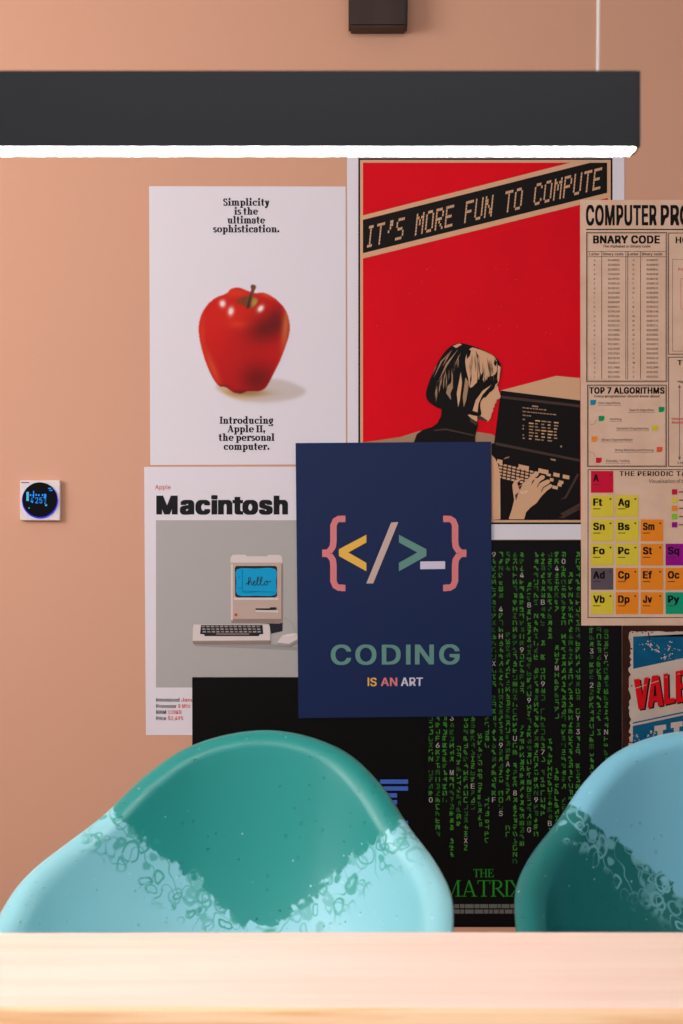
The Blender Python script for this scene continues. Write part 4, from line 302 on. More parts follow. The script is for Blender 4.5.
def serif_glyph(ch, T, h):
    """T thick stroke, h thin stroke; returns strokes, rects, dots, advance"""
    S, R, O = [], [], []
    xh, asc = 0.5, 0.76
    e = T * 0.55
    def foot(x, y=0.0, w=None):
        w = w or T * 0.5 + e * 0.75
        R.append((x - w, y, x + w, y + h))
    def flag(x, y):
        R.append((x - T * 0.5 - e * 0.8, y - h, x, y))
    a = T / 2 + e * 0.75
    if ch in 'il':
        top = xh if ch == 'i' else asc
        S.append([(a, 0), (a, top)]); foot(a); flag(a, top)
        if ch == 'i': O.append((a, 0.67, T * 0.62))
        adv = 2 * a
    elif ch in 'nhmr':
        top = asc if ch == 'h' else xh
        S.append([(a, 0), (a, top)]); foot(a); flag(a, top)
        if ch == 'r':
            S.append(arc(a + 0.16, xh - 0.16, 0.15, 0.13, 170, 70)); O.append((a + 0.235, xh - 0.075, T * 0.52)); adv = a + 0.31
        else:
            x = a
            for k in range(2 if ch == 'm' else 1):
                S.append(arc(x + 0.145, xh - 0.17, 0.145, 0.145, 160, 0) + [(x + 0.29, 0)]); foot(x + 0.29); x += 0.29
            adv = x + a
    elif ch == 'u':
        S.append([(a, xh), (a, 0.18)] + arc(a + 0.145, 0.17, 0.145, 0.145, 180, 340)); S.append([(a + 0.29, xh), (a + 0.29, 0)])
        flag(a, xh); flag(a + 0.29, xh); R.append((a + 0.29, 0, a + 0.29 + a, h)); adv = a * 2 + 0.29
    elif ch == 't':
        S.append([(a, 0.68), (a, 0.12)] + arc(a + 0.11, 0.12, 0.11, 0.1, 180, 300)); R.append((0, xh - h, a + 0.2, xh)); adv = a + 0.24
    elif ch in 'ceo':
        w = 0.2; c = T / 2 + w
        if ch == 'o': S.append(arc(c, xh / 2, w, xh / 2 - h / 2, 0, 360, 24)); adv = c * 2
        elif ch == 'c': S.append(arc(c, xh / 2, w, xh / 2 - h / 2, 50, 320, 20)); O.append((c + 0.12, xh - 0.1, T * 0.5)); adv = c + 0.24
        else: S.append(arc(c, xh / 2, w, xh / 2 - h / 2, 5, 320, 22)); R.append((c - w, xh / 2 - h * 0.4, c + w + T * 0.3, xh / 2 + h * 0.6)); adv = c + 0.26
    elif ch == 'a':
        S.append(arc(0.22, 0.34, 0.15, 0.135, 150, 0) + [(0.37, 0.08), (0.43, 0.02)]); S.append(arc(0.22, 0.14, 0.145, 0.115, 60, 330, 16)); O.append((0.1, 0.39, T * 0.5)); adv = 0.5
    elif ch == 's':
        S.append(arc(0.19, 0.355, 0.12, 0.115, 20, 200, 10) + [(0.2, 0.255)] + arc(0.2, 0.145, 0.13, 0.115, 40, -160, 12)); adv = 0.4
    elif ch == 'p':
        S.append([(a, -0.22), (a, xh)]); foot(a, -0.22); flag(a, xh); S.append(arc(a + 0.17, xh / 2, 0.17, xh / 2 - h / 2, 150, -150, 20)); adv = a + 0.43
    elif ch == 'd':
        S.append(arc(T / 2 + 0.17, xh / 2, 0.17, xh / 2 - h / 2, 30, 330, 20)); S.append([(T / 2 + 0.34, 0), (T / 2 + 0.34, asc)]); flag(T / 2 + 0.34, asc); R.append((T / 2 + 0.34, 0, T + 0.42, h)); adv = T / 2 + 0.34 + a
    elif ch == 'g':
        S.append(arc(T / 2 + 0.15, xh / 2 + 0.05, 0.15, xh / 2 - 0.07, 0, 360, 20)); S.append([(0.3, 0.1), (0.12, 0.03), (0.16, -0.02), (0.36, -0.04)] + arc(0.24, -0.12, 0.19, 0.09, 40, -190, 14)); O.append((0.43, xh - 0.03, T * 0.4)); adv = 0.5
    elif ch == 'y':
        S.append([(0.1, xh), (0.27, 0.03)]); S.append([(0.42, xh), (0.25, -0.06), (0.18, -0.17), (0.1, -0.19)]); R.append((0.0, xh - h, 0.22, xh)); R.append((0.34, xh - h, 0.5, xh)); O.append((0.09, -0.15, T * 0.5)); adv = 0.5
    elif ch == 'S':
        S.append(arc(0.25, 0.53, 0.16, 0.16, 20, 205, 10) + [(0.26, 0.37)] + arc(0.26, 0.19, 0.18, 0.165, 45, -160, 12)); R.append((0.39, 0.5, 0.39 + h, 0.71)); R.append((0.05, 0.0, 0.05 + h, 0.22)); adv = 0.52
    elif ch == 'I':
        S.append([(a, 0), (a, 0.71)]); foot(a); foot(a, 0.71 - h); adv = 2 * a
    elif ch == 'A':
        S.append([(0.1, 0), (0.33, 0.71)]); S[-1] = ('thin', S[-1]); S.append([(0.33, 0.71), (0.58, 0)]); R.append((0.18, 0.2, 0.5, 0.2 + h)); foot(0.1, 0, 0.11); foot(0.58, 0, 0.13); adv = 0.7
    elif ch == 'T':
        S.append([(0.3, 0), (0.3, 0.71)]); foot(0.3, 0, 0.13); R += [(0.02, 0.71 - h, 0.58, 0.71), (0.02, 0.55, 0.02 + h, 0.71), (0.58 - h, 0.55, 0.58, 0.71)]; adv = 0.6
    elif ch == 'H':
        S += [[(0.13, 0), (0.13, 0.71)], [(0.56, 0), (0.56, 0.71)]]; R.append((0.13, 0.34, 0.56, 0.34 + h))
        for x in (0.13, 0.56): foot(x, 0, 0.12); foot(x, 0.71 - h, 0.12)
        adv = 0.7
    elif ch == 'E':
        S.append([(0.13, 0), (0.13, 0.71)]); R += [(0.01, 0, 0.52, h), (0.01, 0.71 - h, 0.5, 0.71), (0.13, 0.35, 0.4, 0.35 + h), (0.52 - h, 0, 0.55, 0.17), (0.5 - h, 0.55, 0.5, 0.71), (0.4 - h, 0.27, 0.4, 0.46)]; adv = 0.6
    elif ch == 'M':
        S += [('thin', [(0.12, 0), (0.12, 0.71)]), [(0.14, 0.71), (0.42, 0.03)], ('thin', [(0.42, 0.03), (0.7, 0.71)]), [(0.73, 0), (0.73, 0.71)]]
        foot(0.12, 0, 0.11); foot(0.73, 0, 0.12); R += [(0.0, 0.71 - h, 0.15, 0.71), (0.7, 0.71 - h, 0.85, 0.71)]; adv = 0.88
    elif ch == 'R':
        S += [[(0.13, 0), (0.13, 0.71)], [(0.13, 0.71 - h / 2), (0.3, 0.71 - h / 2)] + arc(0.32, 0.53, 0.15, 0.18 - h / 2, 90, -90) + [(0.13, 0.35)], [(0.28, 0.36), (0.6, 0.0)]]
        foot(0.13, 0, 0.12); R += [(0.01, 0.71 - h, 0.14, 0.71), (0.54, 0, 0.66, h)]; adv = 0.65
    elif ch == 'X':
        S += [[(0.1, 0.71), (0.6, 0)], ('thin', [(0.1, 0), (0.58, 0.71)])]
        foot(0.1, 0, 0.1); foot(0.6, 0, 0.11); foot(0.1, 0.71 - h, 0.11); foot(0.58, 0.71 - h, 0.1); adv = 0.7
    elif ch == '.':
        O.append((T * 0.6, T * 0.55, T * 0.6)); adv = T * 1.2
    elif ch == ',':
        O.append((T * 0.6, T * 0.55, T * 0.6)); S.append(('thin', [(T * 0.95, T * 0.5), (T * 0.5, -0.13)])); adv = T * 1.2
    else:
        adv = 0.2
    return S, R, O, adv

def serif_text(P, s, x0, x1, y1, cap, m, T=0.2, h=0.075, track=0.03):
    sy = cap / 0.71
    polys, x = [], 0.0
    for ch in s:
        S, R, O, adv = serif_glyph(ch, T, h)
        for st in S:
            tt = T
            if isinstance(st, tuple): tt, st = h * 1.2, st[1]
            n = len(st); side = []
            for i, p in enumerate(st):
                q0, q1 = st[max(i - 1, 0)], st[min(i + 1, n - 1)]
                dx, dy = q1[0] - q0[0], q1[1] - q0[1]; L = math.hypot(dx, dy) or 1
                nx, ny = -dy / L, dx / L
                hw = math.hypot(nx * tt / 2, ny * h / 2)
                side.append(((p[0] + nx * hw, p[1] + ny * hw), (p[0] - nx * hw, p[1] - ny * hw)))
            for (a, b), (c, d) in zip(side, side[1:]): polys.append([(x + q[0], q[1]) for q in (a, c, d, b)])
        for a, b, c, d in R: polys.append([(x + a, b), (x + c, b), (x + c, d), (x + a, d)])
        for a, b, r in O: polys.append([(x + a + r * math.cos(k * math.pi / 6), b + r * math.sin(k * math.pi / 6)) for k in range(12)])
        x += adv + track
    xa = min(q[0] for p in polys for q in p); xb = max(q[0] for p in polys for q in p)
    sx = (x1 - x0) / (xb - xa)
    for p in polys: P.poly([(x0 + (u - xa) * sx, y1 - v * sy) for u, v in p], m)

def sheet(name, quad, off, m, label, group='posters taped to the wall', thick=0.0004, cat='poster'):
    """a paper sheet: quad of picture corners TL, TR, BR, BL; off = height of its face above the wall"""
    bm = bmesh.new()
    f = [bm.verts.new(W(u, v, off)) for u, v in quad]; b = [bm.verts.new(W(u, v, off - thick)) for u, v in quad]
    bm.faces.new(f[::-1]); bm.faces.new(b)
    for k in range(4): bm.faces.new((f[k], f[(k + 1) % 4], b[(k + 1) % 4], b[k]))
    bmesh.ops.recalc_face_normals(bm, faces=bm.faces[:])
    return tag(link(name, bm, m), label, cat, group)

def Q(x0, y0, x1, y1, lean=0.0):
    return [(x0, y0), (x1, y0), (x1 + lean * 0.5, y1), (x0 + lean, y1)]

# ------------------------------------------------------------------ materials
paint = mat('wall_paint', (214, 163, 137), 0.75, 0.15); bump(paint, 90, 0.12, 0.001)
white_paint = mat('white_paint', (225, 222, 218), 0.7, 0.2)
floor_wood = vary(mat('floor_boards', (150, 112, 84), 0.5), (118, 84, 60), 3, 0.35, 0.7, stretch=(1, 14, 1))
paper = bump(mat('white_paper', (228, 222, 231), 0.5, 0.15), 7, 0.12, 0.004)
kraft = vary(mat('kraft_paper', (230, 194, 170), 0.6, 0.1), (220, 182, 156), 18)
navy = bump(mat('navy_paper', (26, 42, 84), 0.45, 0.16), 6, 0.2, 0.005)
black_paper = bump(mat('black_paper', (12, 10, 11), 0.45, 0.12), 7, 0.2, 0.005)
ink = mat('black_ink', (22, 17, 18), 0.5); soft_ink = mat('grey_ink', (112, 96, 86), 0.6)
red_ink = vary(mat('red_ink', (224, 0, 26), 0.55, 0.12), (216, 0, 26), 5)
tan_ink = mat('tan_ink', (216, 170, 134), 0.55); tan_dark = mat('dim_tan_ink', (168, 134, 106), 0.55)
brown_ink = mat('brown_ink', (72, 54, 48), 0.55)
text_red = mat('text_red_ink', (206, 62, 58), 0.5)

# ------------------------------------------------------------------ setting
ZC = 2.62
def shell(name, lo, hi, m):
    bm = bmesh.new(); box(bm, lo, hi)
    return tag(link(name, bm, m), kind='structure')
shell('wall_back', (-2.6, 0, 0), (2.9, 0.12, ZC), paint)
shell('floor', (-2.6, -4.2, -0.08), (2.9, 0.12, 0), floor_wood)
shell('ceiling', (-2.6, -4.2, ZC), (2.9, 0.12, ZC + 0.1), white_paint)
bm = bmesh.new()       # left wall with its window opening
for lo, hi in (((-2.6, -4.2, 0), (-2.48, 0, 0.95)), ((-2.6, -4.2, 2.45), (-2.48, 0, ZC)), ((-2.6, -1.0, 0.95), (-2.48, 0, 2.45)), ((-2.6, -4.2, 0.95), (-2.48, -2.45, 2.45))):
    box(bm, lo, hi)
tag(link('wall_left', bm, paint), kind='structure')
bm = bmesh.new()
for lo, hi in (((-2.56, -2.45, 0.95), (-2.5, -2.39, 2.45)), ((-2.56, -1.06, 0.95), (-2.5, -1.0, 2.45)), ((-2.56, -2.39, 2.39), (-2.5, -1.06, 2.45)), ((-2.56, -2.39, 0.95), (-2.5, -1.06, 1.01)), ((-2.55, -1.75, 1.01), (-2.51, -1.7, 2.39))):
    box(bm, lo, hi, 0.006)
tag(link('window_1', bm, white_paint), kind='structure')
shell('baseboard_back', (-2.48, -0.014, 0), (2.9, 0, 0.07), white_paint)

# dark timber running down the wall from the ceiling
timber = vary(mat('dark_timber', (62, 43, 35), 0.55, 0.35), (44, 31, 27), 16, 0.35, 0.7, stretch=(1, 1, 0.12))
bm = bmesh.new()
zb = CZ + (512 - 34.5) * K
bmesh.ops.create_cube(bm, size=1.0)
x0, x1 = (348.5 - 341.5) * K, (406.5 - 341.5) * K
for v in bm.verts:
    t = v.co.z + 0.5
    v.co = Vector(((x0 if v.co.x < 0 else x1 + 0.006 * t), (-0.05 if v.co.y < 0 else 0.0), zb if v.co.z < 0 else ZC))
bmesh.ops.bevel(bm, geom=bm.edges[:], offset=0.005, segments=2, affect='EDGES')
tag(link('trim_1', bm, timber), kind='structure')

# ------------------------------------------------------------------ table
bench = vary(mat('pale_ash_wood', (232, 206, 192), 0.42, 0.3), (224, 192, 174), 4.5, 0.42, 0.75, detail=6, stretch=(0.5, 9, 4))
table = tag(empty('table', (0.05, -1.86, 0)), 'long pale wooden table with a live edge in front of the two chairs', 'table')
ZT = CZ - (931 - 512) / F * 1.41; YB = -D + 1.41; YF = -D + 1.185
bm = bmesh.new()
N = 60; xs = [-1.35 + 2.8 * k / N for k in range(N + 1)]
rng = random.Random(5)
def wav(x, s, p):
    return s * (0.6 * math.sin(2.1 * x + p) + 0.3 * math.sin(5.3 * x + 2 * p) + 0.15 * math.sin(11 * x + p * 3))
rings = []
for x in xs:
    yb = YB + wav(x, 0.002, 0.4); yf = YF + wav(x, 0.006, 1.3) + 0.012 * (x + 0.4) * -0.4
    prof = [(yb, ZT - 0.006), (yb - 0.006, ZT), (yf + 0.006, ZT), (yf, ZT - 0.002), (yf - 0.008 + wav(x * 2, .002, 2), ZT - 0.009), (yf - 0.018, ZT - 0.022), (yf - 0.014, ZT - 0.038), (yf + 0.006, ZT - 0.048), (yb - 0.006, ZT - 0.048), (yb, ZT - 0.042)]
    rings.append([bm.verts.new((x - 0.05, y + 1.86, z)) for y, z in prof])
for a, b in zip(rings, rings[1:]):
    for k in range(len(a)): bm.faces.new((a[k], b[k], b[(k + 1) % len(a)], a[(k + 1) % len(a)])).material_index = 1 if 2 <= k <= 6 else 0
bm.faces.new(rings[0]); bm.faces.new(rings[-1][::-1])
bmesh.ops.recalc_face_normals(bm, faces=bm.faces[:])
link('tabletop', bm, [bench, vary(mat('live_edge_wood', (236, 196, 156), 0.5, 0.3), (214, 150, 92), 9, 0.45, 0.72, stretch=(0.5, 8, 8))], table)
leg_paint = mat('black_steel', (30, 30, 32), 0.45, 0.4)
for sx in (-1.15, 1.15):
    for sy in (-0.075, 0.075):
        bm = bmesh.new(); box(bm, (sx - 0.02, -0.0 + sy + 0.09 - 0.018 - 0.01, 0), (sx + 0.02, sy + 0.09 + 0.018 - 0.01, ZT - 0.048), 0.003)
        link('leg', bm, leg_paint, table)

# ------------------------------------------------------------------ hanging lamp
lamp_d = 1.30; kl = lamp_d / F
lx1 = (640.6 - 341.5) * kl; lz0 = CZ + (512 - 147) * kl; lz1 = CZ + (512 - 70.6) * kl; lx0 = lx1 - 1.5
yl = -D + lamp_d; LD = 0.030
lamp = tag(empty('linear_pendant_lamp', ((lx0 + lx1) / 2, yl + LD / 2, lz0)), 'long black hanging bar lamp with a white glowing underside', 'lamp')
body = mat('black_aluminium', (24, 24, 29), 0.36, 0.5); bump(body, 60, 0.05, 0.001)
glow = emit('lamp_diffuser', (255, 252, 250), LAMP_STRENGTH, (240, 240, 240))
ox, oy, oz = lamp.location
bm = bmesh.new()
L0, L1 = lx0 - ox + 0.003, lx1 - ox - 0.0035
for lo, hi in (((L0, -LD / 2, 0), (L1, -LD / 2 + 0.002, lz1 - lz0)), ((L0, LD / 2 - 0.002, 0), (L1, LD / 2, lz1 - lz0)), ((L0, -LD / 2 + 0.002, lz1 - lz0 - 0.003), (L1, LD / 2 - 0.002, lz1 - lz0))):
    box(bm, lo, hi)
link('housing', bm, body, lamp)
cap_m = mat('black_end_cap', (26, 26, 29), 0.3, 0.5)
for a, b in ((lx0 - ox, L0), (L1, lx1 - ox)):
    bm = bmesh.new(); box(bm, (a, -LD / 2, 0.0), (b, LD / 2, lz1 - lz0), 0.0008); link('end_cap', bm, cap_m, lamp)
bm = bmesh.new(); box(bm, (L0 + 0.001, -LD / 2 + 0.002, -0.0012), (L1 - 0.001, LD / 2 - 0.002, 0.004), 0.0015); link('diffuser', bm, glow, lamp)
cable_m = mat('pale_cable', (232, 224, 222), 0.5)
cx = (597.8 - 341.5) * ((lamp_d + LD / 2) / F)
for x in (cx, lx0 + (lx1 - cx)):
    bm = bmesh.new(); h0 = lz1 - lz0 + 0.004
    tube(bm, [(x - ox + (0.0006 * math.sin(k * 1.7)), 0, h0 + (ZC - 0.03 - lz0 - h0) * k / 14) for k in range(15)], 0.0013, 8)
    tube(bm, [(x - ox, 0, lz1 - lz0 - 0.0005), (x - ox, 0, h0)], [0.0032, 0.002], 10)
    cable = link('suspension_cable', bm, cable_m, lamp)
    bm = bmesh.new(); tube(bm, [(x - ox, 0, ZC - 0.03 - lz0), (x - ox, 0, ZC - lz0)], [0.026, 0.03], 24); link('ceiling_rose', bm, body, cable)

# ------------------------------------------------------------------ chairs
def chair_shell_mat(name, back_rgb, arm_rgb, curl_rgb, curl_side):
    """moulded plastic: one colour swirling into another; 'blend' says how far above the seam a point lies"""
    m = mat(name, back_rgb, 0.38, 0.5)
    n, l, b = nodes(m)
    tc = n.new('ShaderNodeTexCoord'); at = n.new('ShaderNodeAttribute'); at.attribute_name = 'blend'
    def math_(op, a, c=None, v=None, clamp=False):
        q = n.new('ShaderNodeMath'); q.operation = op; q.use_clamp = clamp
        for i, s in enumerate((a, c)):
            if s is None: continue
            if isinstance(s, (int, float)): q.inputs[i].default_value = s
            else: l.new(s, q.inputs[i])
        return q.outputs[0]
    def noise(scale, detail=1.5, dist=0.0, seed=0.0):
        z = n.new('ShaderNodeTexNoise'); z.noise_dimensions = '4D'
        z.inputs['Scale'].default_value = scale; z.inputs['Detail'].default_value = detail
        z.inputs['Distortion'].default_value = dist; z.inputs['W'].default_value = seed
        l.new(tc.outputs['Object'], z.inputs['Vector']); return z.outputs['Fac']
    def ramp(s, lo, hi):
        q = n.new('ShaderNodeMapRange'); q.interpolation_type = 'SMOOTHSTEP'
        q.inputs[1].default_value = lo; q.inputs[2].default_value = hi; l.new(s, q.inputs[0]); return q.outputs[0]
    wob = math_('MULTIPLY', math_('SUBTRACT', noise(38, 2.5, 1.2), 0.5), 0.052)
    wob2 = math_('MULTIPLY', math_('SUBTRACT', noise(9, 1.0, 0.3, 3.0), 0.5), 0.03)
    d = math_('ADD', at.outputs['Fac'], math_('ADD', wob, wob2))
    side = ramp(d, -0.0025, 0.0035)
    # curls: contour lines of swirled noise, only near the seam
    def rings(scale, lo, w, seed):
        """loops around scattered points, bent by noise"""
        nz = n.new('ShaderNodeTexNoise'); nz.inputs['Scale'].default_value = scale * 0.9; nz.inputs['Detail'].default_value = 1.0
        l.new(tc.outputs['Object'], nz.inputs['Vector'])
        sh = n.new('ShaderNodeVectorMath'); sh.operation = 'SCALE'; sh.inputs[3].default_value = 0.9 / scale
        l.new(nz.outputs['Color'], sh.inputs[0])
        ad = n.new('ShaderNodeVectorMath'); l.new(tc.outputs['Object'], ad.inputs[0]); l.new(sh.outputs[0], ad.inputs[1])
        vo = n.new('ShaderNodeTexVoronoi'); vo.voronoi_dimensions = '4D'; vo.inputs['Scale'].default_value = scale; vo.inputs['W'].default_value = seed
        l.new(ad.outputs[0], vo.inputs['Vector'])
        sp = n.new('ShaderNodeSeparateColor'); l.new(vo.outputs['Color'], sp.inputs[0])
        rad = math_('ADD', math_('MULTIPLY', sp.outputs[0], 0.22), lo)
        e = math_('ABSOLUTE', math_('SUBTRACT', vo.outputs['Distance'], rad))
        return math_('MULTIPLY', ramp(e, w, w * 0.3), math_('ADD', math_('MULTIPLY', sp.outputs[1], 0.6), 0.4))
    c1 = math_('ABSOLUTE', math_('SUBTRACT', noise(34, 0.0, 0.6, 1.3), 0.5))
    curl = math_('MAXIMUM', math_('MULTIPLY', ramp(c1, 0.018, 0.006), 0.8), math_('MAXIMUM', math_('MAXIMUM', rings(30, 0.28, 0.075, 0.4), rings(36, 0.3, 0.08, 5.7)), rings(48, 0.26, 0.085, 2.2)))
    if curl_side < 0: band = math_('MULTIPLY', ramp(d, -0.06, -0.036), ramp(d, 0.012, 0.0))
    else: band = math_('MULTIPLY', ramp(d, -0.012, 0.0), ramp(d, 0.062, 0.024))
    curl = math_('MULTIPLY', math_('MULTIPLY', curl, band), 0.95)
    def mix(fac, a, c):
        q = n.new('ShaderNodeMix'); q.data_type = 'RGBA'; l.new(fac, q.inputs[0])
        for i, s in ((6, a), (7, c)):
            if isinstance(s, tuple): q.inputs[i].default_value = lin(s)
            else: l.new(s, q.inputs[i])
        return q.outputs[2]
    cl = mix(side, arm_rgb, back_rgb)
    cl = mix(curl, cl, curl_rgb)
    # small pale specks: droplet highlights painted into the colour
    v2 = n.new('ShaderNodeTexVoronoi'); v2.inputs['Scale'].default_value = 110; l.new(tc.outputs['Object'], v2.inputs['Vector'])
    p2 = n.new('ShaderNodeSeparateColor'); l.new(v2.outputs['Color'], p2.inputs[0])
    glint = math_('MULTIPLY', ramp(v2.outputs['Distance'], 0.2, 0.1), ramp(p2.outputs[0], 0.90, 0.93))
    cl = mix(math_('MULTIPLY', glint, 0.6), cl, (190, 222, 220))
    l.new(cl, b.inputs['Base Color'])
    # little pits and blisters in the plastic
    vor = n.new('ShaderNodeTexVoronoi'); vor.inputs['Scale'].default_value = 95; vor.inputs['Randomness'].default_value = 1.0
    l.new(tc.outputs['Object'], vor.inputs['Vector'])
    pick = n.new('ShaderNodeSeparateColor'); l.new(vor.outputs['Color'], pick.inputs[0])
    keep = ramp(pick.outputs[0], 0.70, 0.74)
    size = math_('MULTIPLY', pick.outputs[1], 0.22)
    dot = ramp(math_('SUBTRACT', vor.outputs['Distance'], size), 0.07, 0.0)
    pit = math_('MULTIPLY', dot, keep)
    bp = n.new('ShaderNodeBump'); bp.inputs['Strength'].default_value = 0.9; bp.inputs['Distance'].default_value = 0.0022
    bp.invert = True
    l.new(pit, bp.inputs['Height'])
    bp2 = n.new('ShaderNodeBump'); bp2.inputs['Strength'].default_value = 0.25; bp2.inputs['Distance'].default_value = 0.002
    l.new(curl, bp2.inputs['Height']); l.new(bp.outputs['Normal'], bp2.inputs['Normal'])
    l.new(bp2.outputs['Normal'], b.inputs['Normal'])
    return m

RIM = [(0.0, -0.276, 0.8055), (0.0774, -0.2616, 0.7911), (0.1299, -0.2302, 0.7566), (0.1703, -0.1917, 0.7124), (0.2096, -0.1463, 0.6766), (0.2357, -0.0857, 0.6473), (0.2423, -0.0173, 0.6107), (0.2465, 0.0591, 0.5762), (0.25, 0.1366, 0.5452), (0.2409, 0.205, 0.5161), (0.2033, 0.2552, 0.488), (0.1253, 0.2819, 0.4628), (0.0, 0.2844, 0.4412)]
def cr(p0, p1, p2, p3, t):
    return [0.5 * ((2 * b) + (-a + c) * t + (2 * a - 5 * b + 4 * c - d) * t * t + (-a + 3 * b - 3 * c + d) * t ** 3) for a, b, c, d in zip(p0, p1, p2, p3)]
def rim_curve(n=10):
    full = RIM + [(-x, f, z) for x, f, z in RIM[-2:0:-1]]
    out, m = [], len(full)
    for i in range(m):
        for k in range(n):
            out.append(Vector(cr(full[i - 1], full[i], full[(i + 1) % m], full[(i + 2) % m], k / n)))
    return out
def seam(x, base):
    """height of the colour seam across the shell"""
    return base + 0.84 * max(0.0, abs(x) - 0.02)

def make_chair(x, y, rot, m, base, label):
    root = tag(empty('shell_chair', (x, y, 0), rot), label, 'chair', 'plastic shell chairs at the table')
    rim = rim_curve(); n = len(rim); cz0 = 0.425
    C = Vector((0, 0.03, cz0)); NT = 30; NA = 14
    bm = bmesh.new(); lay = bm.verts.layers.float.new('blend')
    rows = []
    for i, R in enumerate(rim):
        tang = (rim[(i + 1) % n] - rim[i - 1]).normalized()
        flat = Vector((R.x - C.x, R.y - C.y, 0)); H = R.z - cz0
        q1 = C + flat * 0.70; q1.z = cz0 - 0.01
        lean = 0.91
        q2 = C + flat * lean; q2.z = cz0 + H * 0.42
        pts = []
        for k in range(1, NT + 1):
            t = k / NT
            pts.append(C * (1 - t) ** 3 + q1 * 3 * t * (1 - t) ** 2 + q2 * 3 * t * t * (1 - t) + R * t ** 3)
        u = (pts[-1] - pts[-2]).normalized()
        u = (u - tang * u.dot(tang)).normalized()
        o = tang.cross(u).normalized()
        if o.dot(flat) < 0: o = -o
        r = 0.024
        for k in range(1, NA + 1):
            a = math.radians(120) * k / NA
            pts.append(R + o * r * (1 - math.cos(a)) + u * r * math.sin(a))
        row = []
        for p in pts:
            v = bm.verts.new(p); v[lay] = p.z - seam(p.x, base)
            row.append(v)
        rows.append(row)
    cv = bm.verts.new(C); cv[lay] = -0.1
    for i in range(n):
        a, b = rows[i], rows[(i + 1) % n]
        bm.faces.new((cv, a[0], b[0]))
        for k in range(len(a) - 1): bm.faces.new((a[k], a[k + 1], b[k + 1], b[k]))
    bmesh.ops.recalc_face_normals(bm, faces=bm.faces[:])
    s = link('shell', bm, m, root, True)
    up = sum((f.normal.z for f in s.data.polygons if f.center.z < 0.44), 0.0)
    if up < 0: s.data.flip_normals()
    so = s.modifiers.new('thickness', 'SOLIDIFY'); so.thickness = 0.006; so.offset = -1
    wood = mat('beech_legs', (205, 165, 120), 0.5)
    for sx in (-1, 1):
        for sy in (-1, 1):
            b2 = bmesh.new()
            tube(b2, [(sx * 0.25, 0.03 + sy * 0.235, 0), (sx * 0.145, 0.03 + sy * 0.14, 0.41)], [0.011, 0.017], 14)
            lg = link('leg', b2, wood, root)
            b2 = bmesh.new(); tube(b2, [(sx * 0.25, 0.03 + sy * 0.235, 0), (sx * 0.2487, 0.03 + sy * 0.2338, 0.005)], 0.0125, 14); link('foot_glide', b2, leg_paint, lg)
    b3 = bmesh.new()
    for a, b in (((-.145, -.11), (.145, .17)), ((.145, -.11), (-.145, .17))):
        tube(b3, [(a[0] * 1.1, (a[1] - .03) * 1.1 + .03, 0.37), (b[0] * 1.1, (b[1] - .03) * 1.1 + .03, 0.37)], 0.006, 8)
    link('cross_brace', b3, leg_paint, root)
    return root
TEAL, PALE = (18, 136, 130), (138, 200, 210)
m1 = chair_shell_mat('teal_and_pale_blue_plastic', TEAL, PALE, (40, 150, 138), -1)
m2 = chair_shell_mat('sky_blue_and_teal_plastic', (118, 186, 208), (8, 108, 106), (120, 185, 195), -1)
# local +y is the front of the seat: turn it to face the viewer
make_chair(-0.1521, -1.3782, math.pi - 0.172, m1, 0.576, 'teal shell chair with pale blue arms below the navy poster')
make_chair(0.4901, -1.3847, math.pi - 0.0199, m2, 0.598, 'light blue shell chair with dark teal arms below the rusty sign')

# ------------------------------------------------------------------ thermostat
th = tag(empty('thermostat', W(41.3, 500.5, 0)), 'white square wall thermostat with a round black screen', 'thermostat')
hw = 20 * K
bm = bmesh.new(); box(bm, (-hw, -0.013, -hw), (hw, 0, hw), 0.002); link('faceplate', bm, mat('thermostat_white', (226, 216, 216), 0.4, 0.4), th)
bm = bmesh.new(); disc_y(bm, 0, 0.0, 0.0385, -0.012, -0.0165, 64, 0, 0.0012)
link('glow_ring', bm, emit('blue_ring', (70, 60, 255), 0.75, (30, 30, 90)), th, True)
bm = bmesh.new(); disc_y(bm, 0.0003, 0.0016, 0.0372, -0.013, -0.0185, 64, 0, 0.001)
dial = link('dial', bm, mat('black_glass', (6, 6, 9), 0.12, 0.12), th)
P = Print(0.0189); blue_e = emit('display_blue', (40, 150, 255), 1.0, (10, 20, 40)); cy_e = emit('display_cyan', (90, 200, 235), 0.8, (10, 20, 40))
P.text('25', 37.2, 497.5, 44.2, 503.3, blue_e, 0.02); P.text('4', 32.5, 497.5, 35.2, 503, blue_e, 0.0); P.text('°', 45, 497, 46.6, 500, blue_e, 0)
P.text('2', 46, 499.5, 48, 503.5, blue_e); P.rect(28.3, 492, 30.8, 501, cy_e)
for u in (32.5, 35.2, 38.0, 40.6, 44.4): P.ell(u, 495 + (u % 2) * 0.4, 0.9, 1.1, blue_e, 8)
P.rect(46.0, 494, 48, 498.6, blue_e); P.rect(46.8, 504.5, 49, 506, cy_e); P.ell(31, 508, 0.7, 0.7, cy_e, 8)
P.rect(35, 491, 36, 498, blue_e); P.rect(50, 488, 53, 489, blue_e); P.rect(51, 490, 54.5, 491, blue_e)
o = P.build('display', dial, 'blue lit digits'); o.matrix_parent_inverse = Matrix.Translation(-th.location)
P = Print(0.0133); P.rect(22.5, 482.2, 30.5, 483.2, soft_ink)
o = P.build('maker_mark', th); o.matrix_parent_inverse = Matrix.Translation(-th.location)

